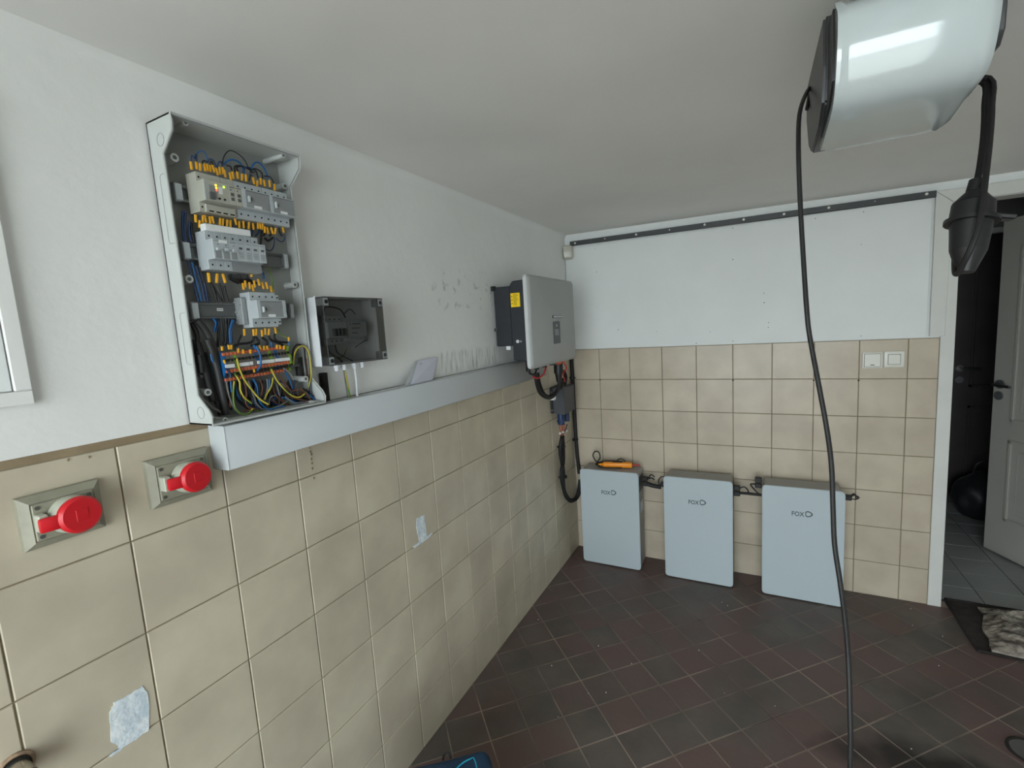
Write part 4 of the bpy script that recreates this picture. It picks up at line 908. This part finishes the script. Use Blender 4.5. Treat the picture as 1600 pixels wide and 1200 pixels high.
# plugs and link cables
def plug(root, p, s, n=2):
    for k in range(n):
        MB().box(min(p.x, p.x + s * 0.034), max(p.x, p.x + s * 0.034), p.y - 0.014, p.y + 0.014, p.z - k * 0.034 - 0.013, p.z - k * 0.034 + 0.013, 0.003).build('plug', 'black_plastic', root)
lk = thing('battery_link_cable', (0.56, -0.1, 0.53), 'black cable linking the corner battery to the middle battery', 'cable', 'cables between the battery modules')
plug(lk, Vector((0.4805, -0.10, 0.575)), 1); plug(lk, Vector((0.6265, -0.10, 0.55)), -1, 1)
MB().tube([(0.512, -0.10, 0.541), (0.55, -0.098, 0.532), (0.595, -0.1, 0.530)], 0.014, 10).build('cable', 'black_rubber', lk)
MB().tube([(0.514, -0.10, 0.575), (0.54, -0.10, 0.582), (0.556, -0.1, 0.572)], 0.005, 8).build('pigtail', 'black_rubber', lk)
MB().tube([(0.514, -0.09, 0.57), (0.535, -0.09, 0.60), (0.556, -0.09, 0.585)], 0.004, 8).build('pigtail', 'black_rubber', lk)
MB().tube([(0.628, -0.12, 0.60), (0.605, -0.12, 0.603), (0.585, -0.12, 0.578), (0.592, -0.12, 0.55), (0.626, -0.12, 0.535)], 0.0035, 8).build('pigtail', 'black_rubber', lk)
lk2 = thing('battery_link_cable', (1.075, -0.1, 0.53), 'black cable linking the middle battery to the battery nearest the doorway', 'cable', 'cables between the battery modules')
plug(lk2, Vector((1.0045, -0.11, 0.575)), 1); plug(lk2, Vector((1.148, -0.11, 0.635)), -1)
MB().tube([(1.036, -0.11, 0.545), (1.08, -0.108, 0.545), (1.12, -0.11, 0.545), (1.148, -0.11, 0.545)], 0.008, 10).build('cable', 'black_rubber', lk2)
MB().tube([(1.038, -0.11, 0.575), (1.06, -0.11, 0.583), (1.078, -0.11, 0.565), (1.08, -0.11, 0.552)], 0.0035, 8).build('pigtail', 'black_rubber', lk2)
MB().tube([(1.114, -0.11, 0.605), (1.093, -0.11, 0.603), (1.098, -0.11, 0.59), (1.125, -0.11, 0.557), (1.14, -0.11, 0.55)], 0.004, 8).build('pigtail', 'black_rubber', lk2)
tp = thing('terminator_plug', (1.54, -0.12, 0.56), 'small black plug with looped wires on the side of the doorway battery', 'plug')
plug(tp, Vector((1.5265, -0.13, 0.585)), 1, 1)
for k in range(3): MB().tube([(1.558, -0.13, 0.588 + .006 * k), (1.572, -0.13, 0.60 + .004 * k), (1.592 - .007 * k, -0.13, 0.59), (1.578, -0.13, 0.578), (1.56, -0.13, 0.58)], 0.0028, 6).build('wire_loop', 'black_rubber', tp)

# orange voltage tester lying on the first battery
vt = thing('voltage_tester', (0.33, -0.10, 0.634), 'orange handheld voltage tester lying on the corner battery', 'tester')
ax0, ax1 = Vector((0.236, -0.122, 0.651)), Vector((0.418, -0.085, 0.651)); dv_ = (ax1 - ax0).normalized(); rotz = Matrix.Rotation(math.atan2(dv_.y, dv_.x), 3, 'Z')
cc = (ax0 + ax1) / 2; L = (ax1 - ax0).length
MB().box(cc.x - L / 2, cc.x + L / 2, cc.y - 0.019, cc.y + 0.019, cc.z - 0.016, cc.z + 0.016, 0.008, 3, rot=rotz).build('handle', 'tester_orange', vt)
MB().cyl(ax0 + dv_ * 0.004, ax0 - dv_ * 0.03, 0.012, 12, 0.003).build('nose', 'tester_orange', vt)
MB().cyl(ax1 - dv_ * 0.003, ax1 + dv_ * 0.048, 0.0075, 10, 0.006).build('probe', 'probe_red', vt)
MB().box(cc.x - 0.03, cc.x + 0.03, cc.y - 0.008, cc.y + 0.008, cc.z + 0.014, cc.z + 0.0175, 0.001, rot=rotz).build('button_strip', 'black_plastic', vt)
zt = 0.640
pts = [(0.25, -0.085, zt), (0.2, -0.09, zt + .01), (0.17, -0.075, zt + .02), (0.155, -0.07, zt + .05), (0.17, -0.07, zt + .078), (0.196, -0.07, zt + .074), (0.204, -0.075, zt + .04), (0.19, -0.09, zt + .012), (0.2, -0.115, zt), (0.24, -0.155, zt), (0.32, -0.145, zt), (0.36, -0.13, zt)]
MB().tube(pts, 0.0042, 8).build('test_lead', 'black_rubber', vt)
MB().tube([(0.18, -0.10, zt), (0.22, -0.075, zt + .012), (0.30, -0.058, zt + .014), (0.36, -0.055, zt + .012), (0.42, -0.06, zt)], 0.008, 8).build('test_lead', 'black_rubber', vt)
MB().tube([(0.305, -0.055, zt + .012), (0.325, -0.054, zt + .034), (0.352, -0.054, zt + .034), (0.372, -0.055, zt + .01)], 0.003, 8).build('test_lead', 'black_rubber', vt)

# ------------------------------------------------------------------ red industrial sockets
def cee(y0, y1, z0, z1, label):
    yc, zc_ = (y0 + y1) / 2, (z0 + z1) / 2
    root = thing('industrial_socket', (0, yc, z0), label, 'socket', 'red industrial sockets on the left wall')
    t = bmesh.new(); d = 0.013
    rows = [[t.verts.new((x, yy, zz)) for yy, zz in ((y0 + k, z0 + k), (y1 - k, z0 + k), (y1 - k, z1 - k), (y0 + k, z1 - k))] for x, k in ((0.0, 0), (0.010, 0.0008), (0.020, d), (0.0185, d + 0.001))]
    for A, B in zip(rows, rows[1:]):
        for k in range(4): t.faces.new((A[k], A[(k + 1) % 4], B[(k + 1) % 4], B[k]))
    t.faces.new(rows[-1]); b = MB(); b._add(t); b.build('base_frame', 'socket_grey', root, smooth=20)
    MB().box(0.0175, 0.0215, y0 + d + 0.002, y1 - d - 0.002, z0 + d + 0.002, z1 - d - 0.002, 0.0015).build('front_plate', 'socket_grey', root)
    for yy in (y0 + d + 0.009, y1 - d - 0.009):
        for zz in (z0 + d + 0.009, z1 - d - 0.009): MB().cyl((0.021, yy, zz), (0.0228, yy, zz), 0.0035, 12).build('plate_screw', 'metal_screw', root)
    ay = yc + 0.006; ctr = Vector((0.021, ay, zc_))
    tilt = Vector((1, 0.10, 0.05)).normalized()
    MB().cyl(ctr, ctr + tilt * 0.026, 0.0335, 32, 0.0325).build('housing', 'socket_light', root)
    MB().box(0.02, 0.040, y0 + d + 0.003, y0 + d + 0.016, zc_ - 0.0155, zc_ + 0.0155, 0.0015).build('latch_bracket', 'socket_light', root)
    c0 = ctr + tilt * 0.026
    b = MB().cyl(c0, c0 + tilt * 0.007, 0.0325, 40).cyl(c0 + tilt * 0.007, c0 + tilt * 0.012, 0.0325, 40, 0.028)
    lidc = b.build('lid', 'socket_red', root)
    rz = Matrix.Rotation(-0.12, 3, 'Z')
    MB().box(0.045, 0.0555, ay - 0.052, ay - 0.024, zc_ - 0.0125, zc_ + 0.0125, 0.0035, 2, rot=rz).build('lid_tab', 'socket_red', lidc)
    c1 = c0 + tilt * 0.0122
    MB().box(c1.x - 0.0008, c1.x + 0.0006, c1.y - 0.009, c1.y + 0.009, c1.z - 0.011, c1.z + 0.011, 0.0004, rot=Matrix.Rotation(0.1, 3, 'Z')).build('embossed_mark', 'socket_red', lidc)
    return root
cee(-2.722, -2.606, 1.238, 1.334, 'grey flush socket with a red round lid, the one nearest the left picture edge')
cee(-2.528, -2.402, 1.240, 1.344, 'grey flush socket with a red round lid, directly below the distribution board')

# flush cabinet at the left edge of the picture
fcab = thing('flush_cabinet', (0, -2.95, 1.49), 'white flush-mounted wall cabinet left of the distribution board', 'cabinet')
MB().box(-0.003, 0.012, -3.25, -2.674, 1.4905, 1.515, 0.002).box(-0.003, 0.012, -3.25, -2.674, 1.985, 2.01, 0.002).box(-0.003, 0.012, -2.6975, -2.674, 1.5155, 1.9845, 0.002).box(-0.003, 0.012, -3.25, -3.2265, 1.5155, 1.9845, 0.002).build('frame', 'wall_paint', fcab)
MB().box(-0.003, 0.010, -3.2255, -2.6992, 1.5165, 1.9835, 0.0015).build('door', 'board_paint', fcab)

# valve at the bottom left
vv = thing('wall_valve', (0, -2.776, 0.88), 'chrome pipe stub with worn ring on the lower left tiles', 'valve')
vc = PX(31, 1207, 0.02); vy, vz = vc.y, vc.z
MB().ring((0.001, vy, vz), (1, 0, 0), 0.0225, 0.004, 24, 6).build('worn_ring', 'rust_ring', vv)
MB().cyl((0.0, vy, vz), (0.010, vy, vz), 0.0195, 24).build('collar', 'black_plastic', vv)
MB().cyl((0.004, vy, vz), (0.050, vy, vz), 0.0165, 28).build('stub', 'valve_metal', vv)
MB().cyl((0.0495, vy, vz), (0.052, vy, vz), 0.0145, 28).build('cap', 'device_dark', vv)

# paper leaning on the trunking
pp = thing('paper_leaflet', (0.03, -1.64, 1.3905), 'folded white paper leaflet leaning on the wall behind the trunking edge', 'paper')
def sheet(c, name, m, th=0.0012, off=0.0):
    bl, br, tr_, tl = [Vector(v) + Vector((off, 0, 0)) for v in c]
    nrm = (br - bl).cross(tl - bl).normalized()
    if nrm.x < 0: nrm = -nrm
    t = bmesh.new(); A = [t.verts.new(v) for v in (bl, br, tr_, tl)]; B = [t.verts.new(v + nrm * th) for v in (bl, br, tr_, tl)]
    t.faces.new(A); t.faces.new(B)
    for k in range(4): t.faces.new((A[k], A[(k + 1) % 4], B[(k + 1) % 4], B[k]))
    b = MB(); b._add(t); return b.build(name, m, pp, smooth=0)
BLp, BRp, TRp, TLp = PX(641, 600.5, .045), PX(675, 592.5, .032), PX(684, 558, .006), PX(653, 563.5, .006)
BLp.z = BRp.z = 1.3912
sheet((BLp, BRp, TRp, TLp), 'front_page', 'paper')
BL2 = BLp + Vector((-0.004, -0.022, 0)); sheet((BL2, BRp + Vector((-0.006, -0.01, 0)), TRp + Vector((-0.003, -0.004, -0.002)), TLp + Vector((-0.003, -0.008, 0))), 'back_page', 'trunk_white', 0.001, -0.002)
for t0, t1, h0 in ((0.15, 0.95, 0.86), (0.35, 0.72, 0.5)):
    a = BLp.lerp(TLp, h0); b_ = BRp.lerp(TRp, h0); a2 = BLp.lerp(TLp, h0 - 0.05); b2_ = BRp.lerp(TRp, h0 - 0.05)
    f = Vector((0.0016, 0, 0)); sheet((a2.lerp(b2_, t0) + f, a2.lerp(b2_, t1) + f, a.lerp(b_, t1) + f, a.lerp(b_, t0) + f), 'print', 'print_grey', 0.0002)

# ------------------------------------------------------------------ back wall fittings
rl = thing('wall_rail', (0.95, -0.01, 2.07), 'dark grey metal rail screwed along the top of the back wall', 'rail')
MB().prism([(0.040, 2.0695), (1.8725, 2.0585), (1.8725, 2.0885), (0.040, 2.0975)], 'y', -0.022, -0.0005, 0.0015).build('bar', 'rail_dark', rl)
for p in ((898.5, 380), (945, 373), (994, 366.5), (1046, 359), (1101, 351), (1162, 343), (1225, 334.5), (1295, 324.5), (1367, 314.5), (1448, 303)):
    q = PY(*p, -0.022); MB().cyl((q.x, -0.0215, q.z), (q.x, -0.0235, q.z), 0.0062 if p[0] not in (945, 1046, 1367) else 0.004, 12).build('screw_cap', 'switch_white' if p[0] not in (1367,) else 'device_mid', rl)
for (x0, x1, z0, z1, lab, dot) in ((1.608, 1.692, 1.247, 1.330, 'white light switch with dark indicator, left of the two on the tiles', True), (1.698, 1.780, 1.251, 1.333, 'white light switch nearest the door frame on the tiled wall', False)):
    sw = thing('light_switch', ((x0 + x1) / 2, -0.002, z0), lab, 'switch', 'light switches on the back wall')
    MB().box(x0, x1, -0.012, -0.002, z0, z1, 0.003, 2).build('frame', 'switch_white', sw)
    k = 0.009 if dot else 0.017
    MB().box(x0 + k - 0.002, x1 - k + 0.002, -0.0128, -0.0105, z0 + k - 0.002, z1 - k + 0.002).build('rocker_gap', 'device_dark', sw)
    MB().prism([(-0.0115, z0 + k), (-0.0165, z0 + k), (-0.0135, z1 - k), (-0.0115, z1 - k)], 'x', x0 + k, x1 - k, 0.0008).build('rocker', 'switch_white', sw)
    if dot: MB().box((x0 + x1) / 2 - 0.009, (x0 + x1) / 2 + 0.009, -0.0175, -0.0155, z0 + 0.016, z0 + 0.0195, 0.0008).build('indicator', 'black_plastic', sw)
pir = thing('motion_detector', (0.025, -0.025, 1.985), 'small cream motion detector in the upper room corner', 'motion detector')
r45 = Matrix.Rotation(math.radians(45), 3, 'Z')
MB().box(-0.002, 0.062, -0.055, -0.012, 1.985, 2.072, 0.014, 4, rot=Matrix.Rotation(math.radians(24), 3, 'Z')).build('housing', 'pir_cream', pir)
MB().box(0.010, 0.058, -0.066, -0.05, 1.994, 2.034, 0.007, 3, rot=Matrix.Rotation(math.radians(24), 3, 'Z')).build('lens', 'switch_white', pir)

# ------------------------------------------------------------------ garage door opener on the ceiling
gx0, gx1 = 1.229, 1.409
go = thing('garage_door_opener', (1.32, -1.95, 2.13), 'glossy white garage door opener hanging from the ceiling', 'garage door opener')
sect = [(-2.118, 2.0), (-2.1225, 1.99), (-2.1232, 1.98), (-2.1232, 1.972), (-2.1227, 1.963), (-2.1218, 1.954), (-2.1203, 1.945), (-2.1183, 1.936), (-2.116, 1.927), (-2.1132, 1.918), (-2.1097, 1.909), (-2.105, 1.900), (-2.099, 1.8915), (-2.09, 1.883), (-2.078, 1.8765), (-2.06, 1.872), (-2.03, 1.868), (-1.98, 1.8635), (-1.93, 1.859), (-1.915, 1.860), (-1.909, 1.868)]
t = bmesh.new(); sec = []
for x, k in ((gx0, 0.0), (gx0 + 0.006, -0.0), (gx0 + 0.012, 0.0035), (gx0 + 0.024, 0.0045), (gx1 - 0.03, 0.0045), (gx1 - 0.014, 0.003), (gx1 - 0.006, -0.002), (gx1, -0.008)):
    c0 = Vector((-2.0, 1.95)); row = []
    for y, z in sect:
        d = Vector((-1, 0)) if z > 1.93 else (Vector((y, z)) - c0).normalized(); q = Vector((y, z)) + d * (k - 0.0045); row.append(t.verts.new((x, q.x, q.y)))
    row.append(t.verts.new((x, -1.909, 2.03))); row.append(t.verts.new((x, -2.08, 2.03)))
    sec.append(row)
for A, B in zip(sec, sec[1:]):
    for k in range(len(A)): t.faces.new((A[k], B[k], B[(k + 1) % len(A)], A[(k + 1) % len(A)]))
t.faces.new(sec[0]); t.faces.new(sec[-1]); b = MB(); b._add(t); b.build('cover', 'opener_white', go, smooth=40)
MB().prism([(-2.035, 2.038), (-2.045, 1.96), (-2.035, 1.905), (-1.985, 1.882), (-1.86, 1.876), (-1.80, 1.905), (-1.74, 1.975), (-1.735, 2.045)], 'x', gx0 - 0.010, gx1 - 0.004, 0.004, 2).build('chassis', 'opener_dark', go)
MB().prism([(-2.085, 2.02), (-2.098, 1.96), (-2.092, 1.915), (-2.06, 1.892), (-1.95, 1.876), (-1.93, 2.02)], 'x', gx0 - 0.003, gx0 + 0.002).build('side_gasket', 'black_plastic', go)
MB().prism([(-2.09, 2.03), (-2.105, 1.97), (-2.102, 1.925), (-2.088, 1.908), (-1.97, 1.905), (-1.93, 2.03)], 'x', gx1 - 0.002, gx1 + 0.007, 0.002).build('side_cap', 'opener_dark', go)
for y in (-2.02, -1.84):
    MB().box(gx0 + 0.03, gx0 + 0.034, y - 0.012, y + 0.012, 2.035, 2.134).box(gx1 - 0.034, gx1 - 0.03, y - 0.012, y + 0.012, 2.035, 2.132).box(gx0 + 0.02, gx1 - 0.02, y - 0.012, y + 0.012, 2.030, 2.038).build('ceiling_bracket', 'steel_rail', go)
MB().box(1.302, 1.336, FRONT + 0.05, -2.0, 2.034, 2.062, 0.002).build('drive_rail', 'steel_rail', go)
MB().tube([(1.26, -1.98, 2.04), (1.255, -1.99, 2.08), (1.275, -1.98, 2.10), (1.29, -1.97, 2.07), (1.30, -1.97, 2.04)], 0.003, 6).build('bell_wire', 'black_rubber', go)

# black cord hanging from the dark left end of the opener
hc = thing('hanging_cord', (1.19, -2.03, 1.9), 'long black cord hanging straight down from the dark end of the opener', 'cord')
def D(px, py, d): return C + ray(px, py) * d
cpts = [Vector((1.2140, -1.82, 1.975)), D(1266, 138, .98), D(1257, 152, .90), D(1249, 180, .84), D(1247.5, 230, .80), D(1250, 310, .79), D(1255, 400, .78), D(1261, 490, .77), D(1266, 530, .77), D(1279, 600, .76), D(1291, 665, .76), D(1299, 725, .75), D(1301.5, 790, .75), D(1304, 850, .75), D(1312, 905, .74), D(1320, 965, .74), D(1325.5, 1030, .74), D(1328, 1110, .73), D(1328.5, 1200, .73)]
e_ = cpts[-1]; cpts += [Vector((e_.x, e_.y - 0.01, 0.5)), Vector((e_.x + 0.01, e_.y - 0.03, 0.15)), Vector((e_.x + 0.02, e_.y - 0.1, 0.012)), Vector((e_.x + 0.05, e_.y - 0.35, 0.006))]
MB().tube(cpts, 0.0037, 10).build('cord', 'black_rubber', hc)

# plug and coupler hanging behind the right end
ec = thing('plug_coupling', (1.43, -1.98, 1.69), 'black plug in a flap socket hanging on cords from the opener', 'plug')
MB().tube([Vector((1.415, -1.86, 1.95)), D(1535, 128, .80), D(1539, 165, .78), D(1537, 215, .77), D(1531, 262, .76), D(1526, 285, .755)], 0.0047, 10).build('plug_cord', 'black_rubber', ec)
MB().tube([Vector((1.418, -1.87, 1.95)), D(1546, 122, .79), D(1550, 165, .765), D(1547, 215, .75), D(1541, 270, .735), D(1535, 320, .72), D(1528, 358, .715), D(1516, 390, .72), D(1502, 418, .74), D(1496, 428, .75), D(1492, 424, .76), D(1492, 400, .77), D(1498, 380, .77)], 0.0041, 10).build('socket_cord', 'black_rubber', ec)
ctr = [D(1526, 281, .755), D(1524, 300, .755), D(1521, 318, .755), D(1518, 350, .755)]
axv = (ctr[3] - ctr[0]).normalized()
for k in range(5):
    p = ctr[0].lerp(ctr[1], k / 5); MB().cyl(p, p + axv * 0.0026, 0.0095 + k * 0.0006, 16).build('strain_relief_ring', 'black_plastic', ec)
MB().cyl(ctr[0], ctr[1], 0.0085, 16, 0.011).cyl(ctr[1], ctr[2], 0.012, 20, 0.026).cyl(ctr[2], ctr[2] + axv * 0.026, 0.0265, 24, 0.028).build('plug_body', 'black_plastic', ec)
p = ctr[2] + axv * 0.026
skt = MB().cyl(p, p + axv * 0.006, 0.034, 28).cyl(p + axv * 0.006, p + axv * 0.05, 0.0265, 24, 0.023).cyl(p + axv * 0.05, p + axv * 0.085, 0.023, 24, 0.011).build('socket_body', 'black_plastic', ec)
MB().box(p.x + 0.018, p.x + 0.052, p.y - 0.006, p.y + 0.022, p.z - 0.004, p.z + 0.004, 0.002, rot=Matrix.Rotation(0.25, 3, 'Y')).build('flap_lid', 'black_plastic', skt)

# ------------------------------------------------------------------ doormat, crumpled sheet, bags, debris
dm = thing('doormat', (2.3, -0.14, 0), 'worn dark doormat on the threshold of the doorway', 'doormat')
def grid(x0, x1, y0, y1, nx, ny, f):
    bm = bmesh.new(); g = [[bm.verts.new((x0 + (x1 - x0) * i / nx, y0 + (y1 - y0) * k / ny, 0)) for k in range(ny + 1)] for i in range(nx + 1)]
    for i in range(nx + 1):
        for k in range(ny + 1): g[i][k].co = f(g[i][k].co.copy(), i / nx, k / ny)
    top = [bm.faces.new((g[i][k], g[i + 1][k], g[i + 1][k + 1], g[i][k + 1])) for i in range(nx) for k in range(ny)]
    return bm
bm = grid(2.004, 2.62, -0.355, 0.084, 40, 28, lambda c, u, v: Vector((c.x + 0.01 * noise.noise(Vector((v * 3, 0, 2))) * (1 - u), c.y + 0.008 * noise.noise(Vector((u * 3, 5, 2))), 0.007 + 0.0035 * noise.noise(Vector((u * 6, v * 6, 9))))))
ex = bmesh.ops.extrude_face_region(bm, geom=bm.faces[:]); 
for v in [q for q in ex['geom'] if isinstance(q, bmesh.types.BMVert)]: v.co.z = 0.0006
b = MB(); b._add(bm); b.build('pile', 'mat_fibre', dm, smooth=50)
MB().tube([(2.004, -0.355, 0.006), (2.001, -0.2, 0.006), (2.006, -0.05, 0.006), (2.01, 0.084, 0.006)], 0.005, 8).build('edge_binding', 'mat_edge', dm)
MB().tube([(2.01, 0.084, 0.006), (2.2, 0.082, 0.0065), (2.62, 0.086, 0.006)], 0.005, 8).build('edge_binding', 'mat_edge', dm)
MB().tube([(2.004, -0.357, 0.007), (2.2, -0.36, 0.0075), (2.62, -0.356, 0.007)], 0.006, 8).build('edge_binding', 'mat_edge', dm)
def ridge(p): return 1 - abs(noise.noise(p)) * 2
def crump(c, u, v):
    edge = min(1, 6 * min(u, 1 - u, v, 1 - v) + 0.15)
    h = 0.018 + 0.020 * ridge(Vector((u * 3.2 + v, v * 7, 1))) + 0.010 * ridge(Vector((u * 9, v * 15, 7))) + 0.006 * ridge(Vector((u * 22, v * 30, 3)))
    left = 0.035 * noise.noise(Vector((v * 3.1, 3, 1)))
    return Vector((c.x + left * (1 - u) + 0.07 * (0.5 - v) * (1 - u) * -1, c.y + 0.02 * noise.noise(Vector((u * 4, 8, 2))), 0.0165 + max(0.0, h) * edge))
bm = grid(2.085, 2.60, -0.36, 0.02, 72, 56, crump)
ex = bmesh.ops.extrude_face_region(bm, geom=bm.faces[:])
for v in [q for q in ex['geom'] if isinstance(q, bmesh.types.BMVert)]: v.co.z = max(0.0150, v.co.z - 0.02)
b = MB(); b._add(bm); cs = b.build('plastic_sheet', 'plastic_sheet', None, smooth=35); tag(cs, 'crumpled translucent plastic sheet lying on the doormat', 'plastic sheet')

# blue tool bag on the floor at the bottom edge of the picture
tb_ = thing('tool_bag', (0.35, -2.125, 0), 'dark blue fabric tool bag with turquoise piping on the floor', 'bag')
ang = math.atan2(0.103, 0.12); Rz = Matrix.Rotation(ang, 3, 'Z'); bc = Vector((0.342, -2.118, 0))
def bagpt(u, v, z): return bc + Rz @ Vector((u, v, 0)) + Vector((0, 0, z + 0.032 if z > 0.2 else z))
t = bmesh.new(); bmesh.ops.create_cube(t, size=1)
for v in t.verts: v.co = Vector((v.co.x * 0.34, v.co.y * 0.20, v.co.z * 0.322))
bmesh.ops.bevel(t, geom=t.edges[:], offset=0.034, segments=5, affect='EDGES', profile=0.55)
bmesh.ops.subdivide_edges(t, edges=t.edges[:], cuts=2, use_grid_fill=True)
for v in t.verts:
    v.co += v.co.normalized() * 0.007 * noise.noise(v.co * 12); v.co.z = max(v.co.z, -0.161)
b = MB(); b._add(t, Matrix.Translation(bc + Vector((0, 0, 0.1615))) @ Rz.to_4x4()); b.build('bag_body', 'bag_blue', tb_, smooth=60)
for vv_ in (-0.082,):
    MB().tube([bagpt(-0.155, vv_, 0.268), bagpt(0, vv_ * 1.02, 0.273), bagpt(0.148, vv_, 0.269), bagpt(0.164, vv_ * 0.96, 0.25), bagpt(0.171, vv_, 0.12), bagpt(0.165, vv_, 0.02)], 0.003, 7).build('piping', 'bag_trim', tb_)
MB().tube([PZ(708, 1208, 0.325), PZ(715, 1199, 0.325), PZ(726, 1190, 0.325), PZ(739, 1184, 0.322)], 0.0022, 7).build('piping', 'bag_trim', tb_)
MB().tube([PZ(740, 1184, 0.322), PZ(743, 1191, 0.323), PZ(745, 1200, 0.323), PZ(746, 1212, 0.323)], 0.0022, 7).build('piping', 'bag_trim', tb_)
MB().tube([bagpt(-0.16, 0.0, 0.281), bagpt(0, 0.0, 0.284), bagpt(0.16, 0.0, 0.281)], 0.0025, 6).build('zip', 'black_plastic', tb_)
MB().tube([PZ(692, 1188, 0.318), PZ(693, 1181, 0.322), PZ(698, 1177, 0.324), PZ(703, 1179, 0.322), PZ(704, 1185, 0.318)], 0.0035, 8).build('carry_loop', 'black_plastic', tb_)
MB().tube([bagpt(-0.1, 0.102, 0.02), bagpt(-0.1, 0.104, 0.15), bagpt(-0.1, 0.098, 0.25), bagpt(-0.1, 0.075, 0.278)], 0.006, 6).build('strap', 'black_plastic', tb_)

# black sack in the dark hallway
t = bmesh.new(); bmesh.ops.create_uvsphere(t, u_segments=32, v_segments=20, radius=1)
for v in t.verts:
    c = v.co.copy(); n_ = noise.noise(c * 2.2) * 0.16 + noise.noise(c * 5) * 0.06
    top = max(0, c.z); k = (1 + n_) * (1 - 0.45 * top ** 2)
    v.co = Vector((2.56 + c.x * 0.16 * k, 1.42 + c.y * 0.13 * k, max(0.001, 0.16 + c.z * 0.19 * (1 + 0.4 * n_))))
b = MB(); b._add(t); sk = thing('black_sack', (2.56, 1.42, 0), 'black sack standing on the hallway floor behind the open door', 'sack')
b.build('sack_body', 'sack_black', sk, smooth=60)
MB().tube([(2.50, 1.40, 0.32), (2.51, 1.38, 0.40), (2.56, 1.38, 0.43), (2.61, 1.39, 0.40), (2.62, 1.40, 0.32)], 0.008, 8).build('handle', 'sack_black', sk)

dr = thing('floor_drain', (1.965, -0.92, 0), 'small round grey floor disc with dark ring at the right edge', 'floor disc')
MB().cyl((1.968, -0.925, -0.001), (1.968, -0.925, 0.004), 0.052, 36).build('disc', 'drain_grey', dr)
MB().ring((1.968, -0.925, 0.003), (0, 0, 1), 0.058, 0.005, 40, 6).build('seal', 'hole_dark', dr)
mb = MB()
for p in ((841, 968), (862, 1040), (919, 1083), (872, 1120), (935, 1009), (947, 1082), (987, 1037), (1092, 1016), (1137, 946), (1128, 941), (1426, 977), (1423, 951), (1467, 1040), (1473, 994), (1424, 1170), (1211, 1103), (1132, 1083), (790, 1001)):
    q = PZ(*p, 0.001); mb.ball(q, random.uniform(0.0016, 0.0032), (1, random.uniform(.6, 1), .7), 6)
tag(mb.build('plaster_crumbs', 'crumb_white'), 'tiny pale plaster crumbs scattered over the floor tiles', 'crumbs', kind='stuff')
